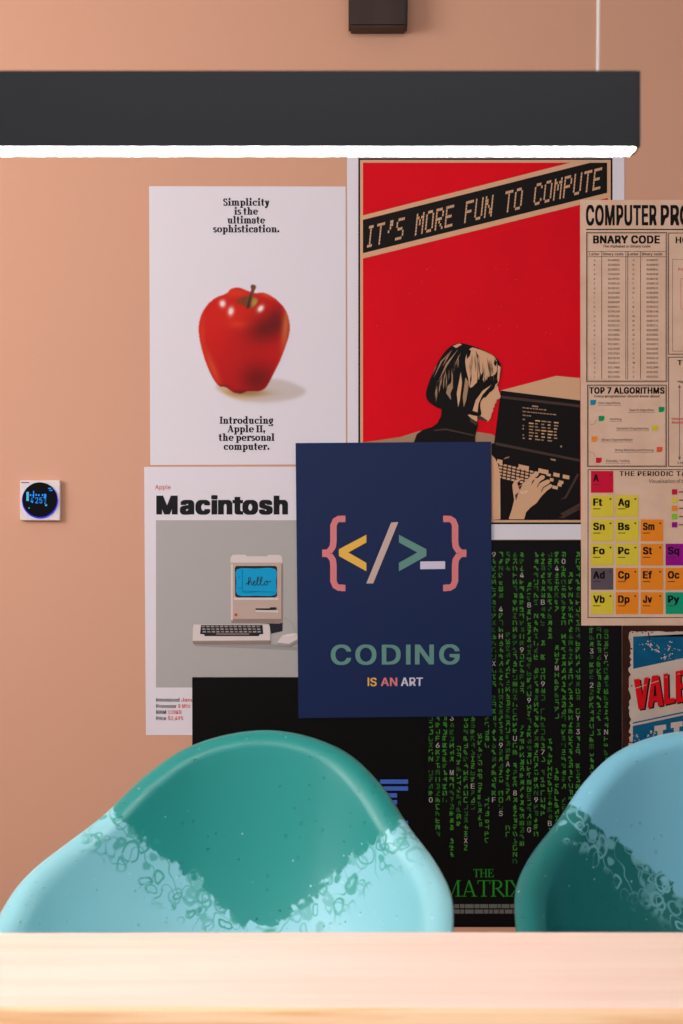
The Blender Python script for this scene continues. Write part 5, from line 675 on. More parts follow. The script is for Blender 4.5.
# ------------------------------------------------------------------ apple poster
L1o, L2o, L3o = 0.0008, 0.0032, 0.0056
E = 0.0003
p = sheet('poster', [(149.2, 186.3), (345.6, 186.6), (346, 464.3), (150.3, 465)], L1o, paper, 'white poster with one large red apple between two short texts')
P = Print(L1o + E)
for s, x0, x1, y in (('Simplicity', 223.1, 269.4, 205.8), ('is the', 234.2, 258.2, 214.8), ('ultimate', 227.3, 265.2, 223.6), ('sophistication.', 213, 279.4, 232.5)):
    serif_text(P, s, x0, x1, y, 7.1, ink)
P.build('heading', p)
P = Print(L1o + E)
for s, x0, x1, y in (('Introducing', 219.6, 273.3, 423.8), ('Apple II,', 227.4, 265.2, 432.4), ('the personal', 218.6, 274.6, 440.9), ('computer.', 223.7, 269.5, 449.9)):
    serif_text(P, s, x0, x1, y, 7.1, ink)
P.build('caption', p)

def inside(poly, X, Y):
    r = np.zeros(X.shape, bool); n = len(poly)
    for i in range(n):
        (xa, ya), (xb, yb) = poly[i], poly[(i + 1) % n]
        c = ((ya > Y) != (yb > Y)) & (X < (xb - xa) * (Y - ya) / ((yb - ya) or 1e-9) + xa)
        r ^= c
    return r
def blur(a, r):
    k = np.exp(-0.5 * (np.arange(-int(3 * r) - 1, int(3 * r) + 2) / r) ** 2); k /= k.sum()
    for ax in (0, 1): a = np.apply_along_axis(lambda v: np.convolve(np.pad(v, len(k) // 2, mode='edge'), k, 'valid'), ax, a)
    return a
def smooth_poly(pts, n=8):
    m = len(pts); o = []
    for i in range(m):
        for k in range(n): o.append(tuple(cr(pts[i - 1], pts[i], pts[(i + 1) % m], pts[(i + 2) % m], k / n)))
    return o
def apple_picture():
    """the printed apple, as a fine grid of ink colours"""
    S = 2.0; x0, y0, w, h = 194, 281, 116, 126
    X, Y = np.meshgrid(np.arange(0, w + .01, 1 / S) + x0, np.arange(0, h + .01, 1 / S) + y0)
    Z = lambda q: [(190 + a / 5.69, 270 + b / 5.69) for a, b in q]
    body = smooth_poly(Z([(50, 340), (62, 265), (95, 205), (145, 160), (205, 135), (235, 108), (280, 102), (325, 118), (370, 132), (420, 130), (480, 160), (535, 215), (562, 280), (566, 350), (545, 430), (510, 520), (470, 600), (430, 670), (385, 690), (330, 690), (290, 703), (245, 695), (205, 668), (170, 662), (140, 630), (100, 550), (65, 440)]))
    shadow = smooth_poly(Z([(150, 660), (300, 640), (460, 620), (560, 635), (655, 680), (640, 712), (560, 740), (430, 755), (300, 745), (210, 710)]))
    hole = smooth_poly(Z([(262, 180), (300, 155), (345, 150), (385, 165), (378, 195), (345, 218), (295, 195)]))
    stem = smooth_poly(Z([(346, 90), (362, 84), (376, 95), (366, 120), (352, 165), (340, 212), (322, 214), (338, 150), (348, 112)]), 4)
    img = np.zeros(X.shape + (3,)); img[:] = (228, 222, 231)
    def lay(mask, rgb):
        for c in range(3): img[..., c] = img[..., c] * (1 - mask) + rgb[c] * mask
    def blob(cx, cy, rx, ry, ang=0.0, p=2):
        cx, cy, rx, ry = 190 + cx / 5.69, 270 + cy / 5.69, rx / 5.69, ry / 5.69
        a = math.radians(ang); u = ((X - cx) * math.cos(a) + (Y - cy) * math.sin(a)) / rx; v = (-(X - cx) * math.sin(a) + (Y - cy) * math.cos(a)) / ry
        return np.exp(-(u * u + v * v))
    g = blur(inside(shadow, X, Y).astype(float), 3)
    lay(g * 0.8, (196, 182, 178)); lay(g * blob(240, 700, 160, 40) * 0.8, (214, 170, 110))
    lay(g * blob(330, 700, 110, 20) * 0.8, (150, 110, 70))
    img0 = img.copy()
    img[:] = (190, 24, 24)
    lay(blob(120, 300, 120, 200) * 0.7, (214, 34, 26)); lay(blob(280, 250, 150, 90) * 0.6, (218, 44, 26)); lay(blob(260, 130, 110, 30) * 0.7, (226, 66, 34))
    lay(blob(440, 330, 120, 75, -20) * 0.95, (104, 24, 22)); lay(blob(380, 620, 120, 90) * 0.9, (112, 18, 20)); lay(blob(490, 280, 40, 60) * 0.7, (100, 28, 24))
    lay(blob(130, 560, 22, 120, -22) * 0.75, (214, 84, 44)); lay(blob(545, 320, 22, 150, 6) * 0.85, (206, 110, 56)); lay(blob(440, 140, 80, 20, 20) * 0.7, (222, 90, 50))
    lay(blob(270, 310, 55, 25) * 0.5, (228, 80, 40)); lay(blob(250, 560, 60, 180) * 0.5, (190, 28, 28)); lay(blob(180, 668, 40, 14) * 0.8, (90, 16, 16))
    lay(blob(300, 700, 170, 16) * 0.7, (90, 14, 16)); lay(blob(70, 360, 16, 120) * 0.5, (226, 70, 40))
    h_ = blur(inside(hole, X, Y).astype(float), 1.6)
    lay(h_, (112, 66, 34)); lay(h_ * blob(370, 185, 30, 40) * 0.9, (196, 150, 70)); lay(h_ * blob(275, 175, 30, 25) * 0.8, (150, 60, 30))
    for cx, cy, rx, ry, an in ((185, 192, 17, 20, 0), (233, 235, 16, 24, 10), (402, 220, 22, 15, -50)): lay(np.clip(blob(cx, cy, rx, ry, an) * 1.3, 0, 1), (240, 222, 214))
    mk = blur(inside(body, X, Y).astype(float), 0.9)[..., None]
    img = img0 * (1 - mk) + img * mk
    s_ = blur(inside(stem, X, Y).astype(float), 0.8)[..., None]
    sh = np.array((74, 44, 32)) + (np.clip((X - 249) / 4, 0, 1)[..., None]) * np.array((40, 26, 18))
    img = img * (1 - s_) + sh * s_
    edge = np.minimum.reduce([X - x0, x0 + w - X, Y - y0, y0 + h - Y])
    c = img / 255; c = np.where(c <= 0.04045, c / 12.92, ((c + 0.055) / 1.055) ** 2.4)
    keep = (mk[..., 0] > 0.02) | (g > 0.015) | (s_[..., 0] > 0.02)
    H_, W_ = X.shape; bm = bmesh.new(); vs = {}
    def V(j, i):
        if (j, i) not in vs: vs[(j, i)] = (bm.verts.new(W(X[j, i], Y[j, i], L1o + E)), c[j, i])
        return vs[(j, i)][0]
    for j in range(H_ - 1):
        for i in range(W_ - 1):
            if keep[j:j + 2, i:i + 2].any(): bm.faces.new((V(j, i), V(j + 1, i), V(j + 1, i + 1), V(j, i + 1)))
    bm.verts.index_update(); cols = [q[1] for q in vs.values()]
    m = mat('apple_print', (200, 30, 30), 0.5, 0.12); n, l, b = nodes(m)
    a = n.new('ShaderNodeAttribute'); a.attribute_name = 'ink'; l.new(a.outputs['Color'], b.inputs['Base Color'])
    o = link('apple_picture', bm, m, p)
    at = o.data.attributes.new('ink', 'FLOAT_COLOR', 'POINT')
    at.data.foreach_set('color', np.concatenate([np.array(cols), np.ones((len(cols), 1))], 1).astype(np.float32).ravel())
    return o
apple_picture()

# ------------------------------------------------------------------ red poster with the slanted black band
p = sheet('poster', [(347, 150), (624.2, 150), (624.6, 539.4), (347.6, 539.8)], L1o, paper, 'large red poster with a slanted black banner and a woman at a terminal')
P = Print(L1o + E)
P.frame(358.3, 158.2, 612.4, 524.2, 1.8, ink); P.frame(360.1, 160, 610.6, 522.4, 2.8, tan_ink)
P.build('border', p, 'black and tan border lines')
P = Print(L1o + E)
P.rect(362.9, 162.8, 607.8, 519.6, red_ink)
P.up()
rs = random.Random(3)
for k in range(26):
    P.ell(rs.uniform(368, 575), rs.uniform(265, 335), rs.uniform(.3, .9), rs.uniform(.3, .8), mat_spot if k else (mat_spot := mat('worn_spot', (226, 70, 70), 0.6)), 6)
P.build('red_ground', p, 'flat red ground with a few worn specks')
P = Print(L1o + E * 2)
P.poly([(362.9, 215.6), (570.5, 162.8), (607.8, 162.8), (607.8, 198), (362.9, 258.7)], tan_ink); P.up()
P.poly([(362.9, 220), (590, 162.9), (607.0, 162.9), (607.0, 193), (362.9, 253.3)], ink); P.up()
FONT57 = {'I': '01110 00100 00100 00100 00100 00100 01110', 'T': '11111 00100 00100 00100 00100 00100 00100', "'": '00110 00110 00100 01000 00000 00000 00000', 'S': '01111 10000 10000 01110 00001 00001 11110',
          'M': '10001 11011 10101 10101 10001 10001 10001', 'O': '01110 10001 10001 10001 10001 10001 01110', 'R': '11110 10001 10001 11110 10100 10010 10001', 'E': '11111 10000 10000 11110 10000 10000 11111',
          'F': '11111 10000 10000 11110 10000 10000 10000', 'U': '10001 10001 10001 10001 10001 10001 01110', 'N': '10001 11001 11001 10101 10011 10011 10001', 'C': '01110 10001 10000 10000 10000 10001 01110', 'P': '11110 10001 10001 11110 10000 10000 10000'}
for i, ch in enumerate("IT'S MORE FUN TO COMPUTE"):
    if ch == ' ': continue
    for r, row in enumerate(FONT57[ch].split()):
        for c, bit in enumerate(row):
            if bit == '1':
                xx = 365.4 + i * 9.86 + c * 1.58; top = -22.0 + r * 3.16; yb0 = 248.6 - (xx - 365.4) * 0.2525
                pts = []
                for dx, dy in ((0, 0), (1.36, 0), (1.36, 2.7), (0, 2.7)):
                    yy = top + dy; pts.append((xx + dx - yy * 0.10, yb0 + yy - dx * 0.2525))
                P.poly(pts, tan_ink)
P.build('banner', p, 'black slanted banner lettered in tan dots')

def zz(ox, oy, s):
    return lambda pts: [(ox + a / s, oy + b / s) for a, b in pts]
A1 = zz(400, 330, 5.69); A2 = zz(485, 370, 6.4)
P = Print(L1o + E * 2)
# desk, far and near
P.poly(A1([(-210, 640), (0, 610), (110, 575), (300, 560), (520, 592), (600, 640), (600, 760), (-210, 760)]), tan_dark); P.up()
# terminal
P.poly(A2([(100, 132), (455, 38), (608, 52), (608, 200)]), tan_ink)
P.poly(A2([(100, 132), (608, 195), (608, 960), (42, 960), (42, 470), (58, 470)]), ink); P.up()
P.poly(A2([(104, 165), (608, 222), (608, 240), (104, 182)]), brown_ink); P.poly(A2([(66, 462), (608, 572), (608, 588), (66, 480)]), brown_ink)
P.poly(A2([(480, 920), (608, 850), (608, 872), (510, 940)]), brown_ink); P.poly(A2([(470, 945), (608, 880), (608, 890), (500, 950)]), brown_ink)
P.poly(A2([(130, 560), (158, 553), (150, 562), (118, 572)]), tan_dark); P.poly(A2([(418, 565), (452, 572), (450, 584), (420, 576)]), tan_dark)
P.poly(A2([(590, 660), (600, 672), (520, 820), (480, 830), (510, 810)]), brown_ink)
P.up()
# lines of letters on its screen
rs = random.Random(11)
def scr(u, v): return (240 + u, 238 + v + u * 0.10)
P.poly(A2([scr(60, -18), scr(100, -18), scr(100, -8), scr(60, -8)]), tan_dark)
for r, w in ((0, 150), (24, 200), (48, 46)):
    u = 0
    while u < w:
        q = rs.uniform(8, 22); P.poly(A2([scr(u, r), scr(u + q, r), scr(u + q, r + 7), scr(u, r + 7)]), tan_dark); u += q + rs.uniform(3, 7)
for r in range(7):
    v = 74 + r * 20
    for c in range(6):
        if r == 6 and c in (5,): continue
        u0 = 0 if c == 0 else 40 + (c - 1) * 40
        q = rs.uniform(14, 34) if c else rs.uniform(6, 18)
        if rs.random() < 0.93: P.poly(A2([scr(u0, v), scr(u0 + q, v), scr(u0 + q, v + 8), scr(u0, v + 8)]), tan_ink if rs.random() < .4 else tan_dark)
P.ell(561, 446.5, 1, 1.1, tan_dark, 8)
# keys
def key(u, v, w, h): P.poly(A2([(u, v), (u + w, v + w * 0.22), (u + w - 3, v + w * 0.22 + h), (u - 3, v + h)]), tan_ink)
key(78, 570, 34, 26); key(215, 603, 66, 28); key(342, 628, 64, 28)
for r in range(5):
    for c in range(9):
        key(92 + c * 28 - r * 2, 596 + r * 20 + c * 6.6, 21, 12)
for u, v, w, h in ((438, 655, 40, 24), (498, 668, 42, 24), (415, 690, 24, 20), (472, 705, 30, 20), (432, 738, 34, 20), (465, 722, 26, 20), (395, 660, 26, 16)): key(u, v, w, h)
P.up()
# forearms and the typing hand
P.poly(A2([(40, 540), (66, 570), (84, 610), (96, 680), (98, 955), (42, 960)]), tan_ink)
P.poly(A2([(150, 955), (172, 890), (186, 830), (178, 780), (174, 735), (190, 706), (222, 692), (226, 704), (205, 722), (212, 745), (240, 728), (270, 700), (300, 668), (325, 648), (345, 655), (342, 672), (318, 690), (306, 708), (330, 698), (360, 672), (382, 678), (380, 694), (352, 712), (338, 732), (372, 712), (402, 700), (418, 712), (408, 728), (372, 748), (362, 762), (392, 744), (420, 728), (432, 742), (420, 756), (398, 770), (360, 808), (330, 850), (290, 880), (262, 910), (250, 955)]), tan_ink)
P.up()
for q in ([(300, 712), (318, 700), (296, 738)], [(336, 736), (350, 726), (330, 758)], [(212, 748), (240, 732), (222, 770)], [(190, 800), (214, 782), (198, 836)], [(362, 764), (376, 756), (356, 788)]): P.poly(A2(q), brown_ink)
P.poly(A2([(222, 775), (280, 770), (262, 790), (228, 794)]), mat('pale_wear', (224, 190, 160), 0.6))
# jumper, face, hair
P.poly(A1([(240, 425), (232, 490), (212, 530), (182, 552), (130, 568), (96, 592), (78, 640), (78, 720), (440, 720), (428, 636), (426, 606), (438, 560), (444, 530), (420, 512), (400, 495), (392, 455)]), ink)
P.up()
P.poly(A1([(190, 568), (260, 560), (420, 596), (416, 604), (260, 570), (196, 576)]), brown_ink); P.poly(A1([(396, 500), (440, 528), (434, 545), (398, 520)]), brown_ink)
P.poly(A1([(385, 485), (420, 470), (442, 495), (436, 522), (408, 505)]), tan_ink)
P.up()
P.poly(A1([(556, 320), (560, 345), (572, 376), (568, 390), (553, 394), (546, 404), (548, 414), (536, 424), (538, 436), (528, 446), (530, 460), (520, 476), (516, 500), (500, 522), (470, 515), (440, 492), (440, 420), (470, 350), (520, 310)]), tan_ink)
P.up()
P.poly(A1([(476, 378), (502, 352), (506, 362), (482, 388)]), ink); P.poly(A1([(440, 480), (472, 498), (502, 521), (470, 516), (438, 506)]), brown_ink)
P.up()
P.poly(smooth_poly(A1([(335, 75), (290, 92), (250, 130), (215, 185), (185, 245), (160, 310), (147, 360), (156, 400), (190, 430), (240, 452), (320, 452), (385, 478), (440, 490), (462, 480), (456, 440), (460, 405), (490, 372), (540, 330), (562, 280), (574, 215), (560, 175), (520, 140), (460, 110), (400, 88)]), 3), ink)
P.up()
P.poly(smooth_poly(A1([(372, 160), (400, 105), (440, 108), (520, 142), (548, 175), (550, 235), (530, 260), (505, 268), (480, 300), (470, 285), (440, 296), (400, 330), (388, 280), (374, 215)]), 3), tan_ink)
P.poly(A1([(336, 78), (300, 92), (318, 104), (352, 84)]), tan_ink)
P.poly(A1([(556, 200), (572, 212), (562, 290), (548, 320), (535, 335), (552, 280)]), tan_ink)
P.poly(A1([(412, 460), (430, 400), (470, 345), (520, 312), (468, 370), (446, 420), (440, 470)]), tan_ink)
P.poly(A1([(372, 270), (392, 300), (376, 400), (362, 440), (356, 380)]), tan_dark); P.poly(A1([(330, 440), (322, 360), (345, 240), (352, 300), (340, 400)]), tan_ink)
P.poly(A1([(290, 400), (262, 360), (270, 320), (290, 300), (300, 240), (300, 330), (286, 360)]), tan_dark)
for q in ([(300, 110), (240, 180), (190, 275), (230, 180)], [(330, 110), (270, 200), (215, 300), (262, 190)], [(345, 130), (320, 190), (300, 240), (322, 170)], [(250, 140), (200, 215), (180, 270), (210, 200)], [(292, 120), (262, 160), (240, 210), (268, 165)]): P.poly(A1(q), tan_dark)
P.up()
for q in ([(380, 110), (404, 118), (396, 148), (378, 168)], [(538, 165), (550, 185), (546, 210), (532, 195)], [(440, 296), (470, 240), (452, 330)], [(500, 262), (512, 300), (480, 330)], [(545, 240), (556, 300), (520, 330)], [(430, 120), (446, 150), (438, 190)], [(470, 290), (490, 330), (440, 350)]): P.poly(A1(q), ink)
rs = random.Random(8)
def strand(x, y, L, lean, w, m):
    P.poly(A1([(x, y), (x + w * .6 + lean * .5, y + L * .5), (x + lean, y + L), (x - w * .4 + lean * .5, y + L * .5)]), m)
for k in range(26):      # fine strands of the bob
    t = rs.random(); x = 200 + 130 * t; strand(x, 290 - 160 * t + rs.uniform(0, 60), rs.uniform(45, 90), -rs.uniform(4, 16) * (1 - t), rs.uniform(3, 7), tan_dark if rs.random() < .7 else brown_ink)
P.up()
for k in range(22):
    x = rs.uniform(385, 535); strand(x, rs.uniform(115, 200), rs.uniform(50, 120), rs.uniform(-6, 12), rs.uniform(2.5, 6), tan_dark if rs.random() < .6 else brown_ink)
for k in range(12):
    x = rs.uniform(400, 520); strand(x, rs.uniform(235, 270), rs.uniform(40, 75), rs.uniform(-14, 4), rs.uniform(4, 9), ink)
P.build('woman_picture', p, 'tan and black picture of a woman with bobbed hair typing at a terminal')

# ------------------------------------------------------------------ computer poster
p = sheet('poster', [(144.2, 467), (334, 466.6), (335.5, 735), (146, 735)], L1o, paper, 'white poster with a beige compact computer on a grey panel')
P = Print(L1o + E); P.text('Apple', 155.2, 484.9, 170.8, 489.2, text_red, 0.03, 1.08); P.text('Macintosh', 156.3, 495.6, 288, 514.5, mat('charcoal_ink', (30, 30, 34), 0.5), 0.15, 1.0); P.build('heading', p)
P = Print(L1o + E)
for (a, xa, b, xb, y) in (('Introduced', 179.5, 'January 1984', 219, 701.6), ('Processor', 176.6, '8 MHz', 190.7, 707.8), ('RAM', 166.3, '128KB', 181.6, 713.9), ('Price', 166.3, '$2,495', 183.3, 720)):
    P.text(a, 156.2, y - 3.7, xa, y, ink, 0.09); P.text(b, xa + 1.7, y - 3.7, xb, y, text_red, 0.06)
P.build('caption', p)
P = Print(L1o + E)
grey = mat('grey_panel_ink', (178, 174, 172), 0.5)
grey_n, grey_l, grey_b = nodes(grey)
P.rect(156, 520.2, 323, 687.4, grey); P.up()
B = zz(185, 545, 5.692)
case = mat('beige_print', (196, 172, 160), 0.5); case_hi = mat('light_beige_print', (222, 208, 206), 0.5); case_lo = mat('dim_beige_print', (150, 130, 122), 0.5)
shade = mat('print_grey', (158, 154, 152), 0.5); dark = mat('print_charcoal', (44, 42, 50), 0.5); cyan = mat('print_cyan', (20, 160, 214), 0.5); cyan_dk = mat('print_blue', (12, 62, 96), 0.5)
P.poly(B([(40, 545), (500, 560), (640, 580), (640, 600), (60, 575)]), shade); P.poly(B([(260, 430), (556, 430), (556, 490), (490, 505), (480, 450)]), dark); P.up()
P.poly(B([(258, 90), (262, 66), (275, 55), (345, 55), (352, 64), (468, 64), (475, 56), (540, 56), (552, 66), (556, 95), (556, 440), (540, 446), (270, 446), (258, 438)]), case); P.up()
P.poly(B([(258, 100), (262, 66), (275, 55), (345, 55), (352, 64), (468, 64), (475, 56), (540, 56), (552, 66), (556, 100)]), case_hi); P.poly(B([(262, 420), (552, 420), (548, 444), (266, 444)]), case_lo)
P.poly(B([(262, 110), (272, 110), (272, 430), (262, 425)]), case_hi); P.poly(B([(548, 110), (556, 110), (556, 440), (548, 430)]), case_lo); P.poly(B([(275, 300), (535, 300), (528, 312), (282, 312)]), case_hi)
P.up()
P.poly(B([(284, 128), (292, 119), (516, 119), (524, 128), (524, 288), (514, 298), (296, 298), (286, 288)]), dark); P.up()
P.poly(smooth_poly(B([(296, 138), (400, 134), (514, 136), (518, 210), (514, 284), (405, 288), (300, 284), (293, 210)]), 3), cyan); P.up()
for q in ([(326, 140), (326, 270)], [(302, 245), (326, 245)], [(330, 262), (510, 268)], [(335, 272), (412, 266)]): P.line(B(q), 0.35, cyan_dk)
P.ell(*B([(308, 183)])[0], 0.6, 0.6, cyan_dk, 8)
hello = [(345, 222), (362, 214), (372, 195), (370, 184), (362, 190), (360, 228), (368, 208), (376, 208), (380, 228), (394, 216), (400, 206), (392, 206), (388, 222), (398, 229), (412, 212), (420, 186), (413, 184), (410, 220), (418, 228), (432, 210), (440, 184), (433, 184), (429, 220), (440, 229), (452, 218), (460, 206), (470, 210), (466, 226), (454, 226), (456, 210), (472, 210), (490, 206)]
sm = []
for i in range(len(hello) - 1):
    for k in range(4): sm.append(tuple(cr(hello[max(i - 1, 0)], hello[i], hello[i + 1], hello[min(i + 2, len(hello) - 1)], k / 4)))
P.line(B(sm + [hello[-1]]), 0.75, dark)
P.poly(B([(402, 360), (484, 360), (486, 354), (520, 354), (522, 368), (486, 370), (402, 369)]), dark); P.poly(B([(402, 370), (530, 372), (532, 384), (404, 380)]), case_hi); P.poly(B([(282, 392), (292, 388), (298, 394), (296, 404), (284, 404)]), text_red)
# keyboard and mouse of the picture
P.poly(B([(50, 452), (478, 452), (484, 470), (486, 545), (44, 548), (46, 470)]), case_hi); P.up()
P.poly(B([(44, 545), (486, 542), (486, 556), (482, 562), (48, 562)]), case_lo); P.poly(B([(92, 455), (442, 455), (446, 506), (424, 508), (422, 518), (112, 518), (110, 508), (86, 506)]), dark); P.up()
for r in range(4):
    for c in range(13 if r < 3 else 1):
        x = 96 + c * 26 + r * 3
        if r < 3: P.poly(B([(x, 459 + r * 15), (x + 17, 459 + r * 15), (x + 19, 467 + r * 15), (x - 1, 467 + r * 15)]), shade if (c + r) % 3 else case_lo)
P.poly(B([(178, 503), (366, 503), (366, 509), (178, 509)]), case_lo)
P.line(B([(552, 415), (580, 420), (606, 440), (622, 470), (628, 500)]), 0.3, case_lo)
P.poly(B([(556, 512), (632, 500), (640, 506), (640, 548), (592, 580), (526, 570), (526, 550)]), case_hi); P.up(); P.poly(B([(526, 555), (592, 562), (640, 535), (640, 552), (592, 580), (526, 570)]), shade); P.poly(B([(570, 510), (620, 502), (630, 510), (576, 520)]), paper)
P.build('computer_picture', p, 'grey panel picturing a compact computer with keyboard and mouse')

# ------------------------------------------------------------------ film poster, black with green signs
p = sheet('poster', [(345, 540), (621.6, 540), (622, 927), (345.4, 927)], L1o, black_paper, 'black poster with falling columns of green characters and a green title')
P = Print(L1o + E)
green = mat('green_ink', (62, 128, 48), 0.5); green_d = mat('dim_green_ink', (42, 92, 36), 0.5); pale_g = mat('pale_glyph_ink', (176, 168, 166), 0.5)
cols = {430.7: [(552, 801)], 437.7: [(552, 838)], 444.7: [(552, 801)], 451.7: [(552, 852)], 458.7: [(552, 690), (746, 822)], 465.7: [(552, 845)], 472.7: [(552, 808)], 479.8: [(552, 690), (733, 823)], 486.8: [(552, 745), (797, 838)],
        493.8: [(552, 801)], 500.8: [(552, 816)], 507.8: [(552, 572), (632, 801), (825, 838)], 514.9: [(552, 859)], 521.8: [(552, 690), (725, 845)], 529: [(582, 831)], 536: [(552, 850)], 542.8: [(552, 817)], 549.8: [(552, 638), (739, 830)], 556.7: [(552, 608), (645, 716), (768, 825)], 563.5: [(552, 852)], 570.6: [(572, 835)], 577.8: [(552, 846)], 584.8: [(552, 620)], 591.5: [(560, 800)], 598.8: [(600, 730)], 606: [(600, 770)]}
rg = random.Random(21)
SEGS = [[(0, 0), (1, 0)], [(0, .5), (1, .5)], [(0, 1), (1, 1)], [(0, 0), (0, 1)], [(1, 0), (1, 1)], [(0.5, 0), (0.5, 1)], [(0, 0), (0, .5)], [(1, .5), (1, 1)], [(1, 0), (0, 1)], [(0, .5), (.5, 1)], [(.5, 0), (1, .5)], [(0.2, 0), (1, 1)]]
white_at = {(451.7, 719): '3', (437.7, 741): '6', (451.7, 770): 'M', (430.7, 798): '0', (472.7, 784): 'E', (465.7, 841): 'X', (500.8, 741): '9', (514.9, 734): 'U', (507.8, 762): 'A', (514.9, 791): '8', (500.8, 812): 'S', (493.8, 798): 'F', (536, 798): '9', (529, 827): 'G', (542.8, 748): '7', (549.8, 820): 'B', (493.8, 554): '9', (521.8, 571): '4', (529, 606): '8', (542.8, 599): 'B', (500.8, 606): '4', (500.8, 634): 'H', (521.8, 648): '9', (493.8, 663): 'X', (563.5, 562): '0', (556.7, 569): '4', (577.8, 719): 'Y', (577.8, 727): '3', (591.5, 648): '3', (591.5, 685): '2', (606, 657): 'Y', (606, 727): 'N', (542.8, 685): '9', (529, 700): '9', (542.8, 750): '7', (556.7, 663): 'M'}
done = set()
for cxx, spans in cols.items():
    for a, b in spans:
        y = a
        while y < b:
            key_ = next((k for k in white_at if k[0] == cxx and abs(k[1] - y) < 3.6 and k not in done), None)
            if key_:
                done.add(key_); P.text(white_at[key_], cxx - 1.9, y, cxx + 1.9, y + 5, pale_g, 0.03)
            elif rg.random() < 0.96:
                m = green if rg.random() < 0.72 else green_d
                for s in rg.sample(SEGS, rg.choice((3, 3, 4, 4))):
                    P.line([(cxx - 1.7 + u * 3.4, y + 0.3 + v * 4.6) for u, v in s], 0.95, m)
            y += 6.95 * 0.98
P.build('character_columns', p, 'columns of small green signs with a few white ones')
P = Print(L1o + E)
title = mat('title_green_ink', (36, 138, 34), 0.5)
serif_text(P, 'THE', 473.3, 493.6, 877, 8.0, title, 0.10, 0.035, 0.02); serif_text(P, 'MATRIX', 441.8, 524.4, 896.4, 16.2, title, 0.085, 0.03, 0.0)
P.build('title', p, 'green serif title')
P = Print(L1o + E); cg = mat('credit_ink', (104, 104, 98), 0.6)
for y, xa, xb in ((904, 447, 521), (909.4, 449, 519)):
    u = xa
    while u < xb:
        q = rg.uniform(2.5, 9); q = min(q, xb - u)
        P.rect(u, y, u + q, y + 4.0, cg); u += q + rg.uniform(.5, 1.0)
P.build('credit_lines', p)

# ------------------------------------------------------------------ black poster with a striped blue logo
p = sheet('poster', [(192.3, 677), (424.6, 677), (425, 1006), (193, 1006)], L2o, black_paper, 'black poster with a blue striped logo directly behind the teal chair')
P = Print(L2o + E); bl = mat('logo_blue_ink', (70, 108, 200), 0.5)
y0, st, hh = 779.2, 6.85, 4.3
segs = {'I': [[(0, 42)]] * 2 + [[(11, 31)]] * 4 + [[(0, 42)]] * 2,
        'B': [[(0, 56)], [(0, 62)], [(11, 31), (43, 63)], [(11, 58)], [(11, 58)], [(11, 31), (43, 63)], [(0, 62)], [(0, 56)]],
        'M': [[(0, 28), (50, 78)], [(0, 31), (47, 78)], [(11, 34), (44, 67)], [(11, 37), (41, 67)], [(11, 31), (33, 45), (47, 67)], [(11, 31), (35, 43), (47, 67)], [(0, 31), (37, 41), (47, 78)], [(0, 31), (38.5, 39.5), (47, 78)]]}
for L, xo in (('I', 210), ('B', 258), ('M', 330)):
    for r, row in enumerate(segs[L]):
        for a, b in row: P.rect(xo + a, y0 + r * st, xo + b, y0 + r * st + hh, bl)
P.build('logo', p, 'three blue letters cut into eight stripes')

# ------------------------------------------------------------------ navy poster
p = sheet('poster', [(295.6, 443.2), (490.8, 441.8), (491.6, 715.6), (298.6, 717.8)], L3o, navy, 'navy poster with coloured code brackets pinned over the other posters')
Cz = zz(280, 430, 3.105)
pink = mat('pink_ink', (222, 130, 134), 0.5); yel = mat('mustard_ink', (238, 188, 84), 0.5); sage = mat('sage_ink', (104, 150, 142), 0.5); cream_i = mat('cream_ink', (206, 180, 172), 0.5); wht = mat('lilac_white_ink', (214, 208, 230), 0.5)
P = Print(L3o + E)
def brace(flip):
    ctr = [(196, 276), (182, 276), (172, 282), (166, 296), (166, 345), (164, 362), (156, 374), (140, 382)]
    full = ctr + [(x, 765 - y) for x, y in ctr[::-1]][1:]
    w = 20; side = []
    for i, q in enumerate(full):
        a, b = full[max(i - 1, 0)], full[min(i + 1, len(full) - 1)]
        dx, dy = b[0] - a[0], b[1] - a[1]; L = math.hypot(dx, dy)
        side.append((q, (-dy / L * w / 2, dx / L * w / 2)))
    f = (lambda x: 709 - x) if flip else (lambda x: x)
    for (q0, n0), (q1, n1) in zip(side, side[1:]):
        P.poly(Cz([(f(q0[0] + n0[0]), q0[1] + n0[1]), (f(q1[0] + n1[0]), q1[1] + n1[1]), (f(q1[0] - n1[0]), q1[1] - n1[1]), (f(q0[0] - n0[0]), q0[1] - n0[1])]), pink)
    for a, b, c, d in ((190, 266, 203, 286), (190, 480, 203, 500), (131, 371, 146, 394)): P.poly(Cz([(f(a), b), (f(c), b), (f(c), d), (f(a), d)]), pink)
brace(False); brace(True)
P.up()
P.poly(Cz([(268, 325), (268, 349), (212, 380), (268, 412), (268, 438), (183, 391), (183, 370)]), yel)
P.poly(Cz([(268, 476), (345, 287), (367, 286), (289, 476)]), cream_i)
P.poly(Cz([(369, 325), (369, 349), (426, 380), (369, 412), (369, 438), (454, 391), (454, 370)]), sage)
P.up(); P.poly(Cz([(435, 408), (512, 407), (512, 431), (435, 432)]), wht)
P.build('code_brackets', p)
P = Print(L3o + E)
P.text('CODING', 330.9, 644.6, 459.4, 664.4, sage, 0.06, 1.08, slope=-0.003)
P.build('title', p)
P = Print(L3o + E)
P.text('IS', 367.6, 677.4, 376.6, 685.8, yel, 0.06, 1.0); P.text('AN', 380.8, 677.3, 397.2, 685.7, pink, 0.06, 1.0); P.text('ART', 400.8, 677.2, 422.7, 685.6, wht, 0.06, 1.0)
P.build('caption', p)

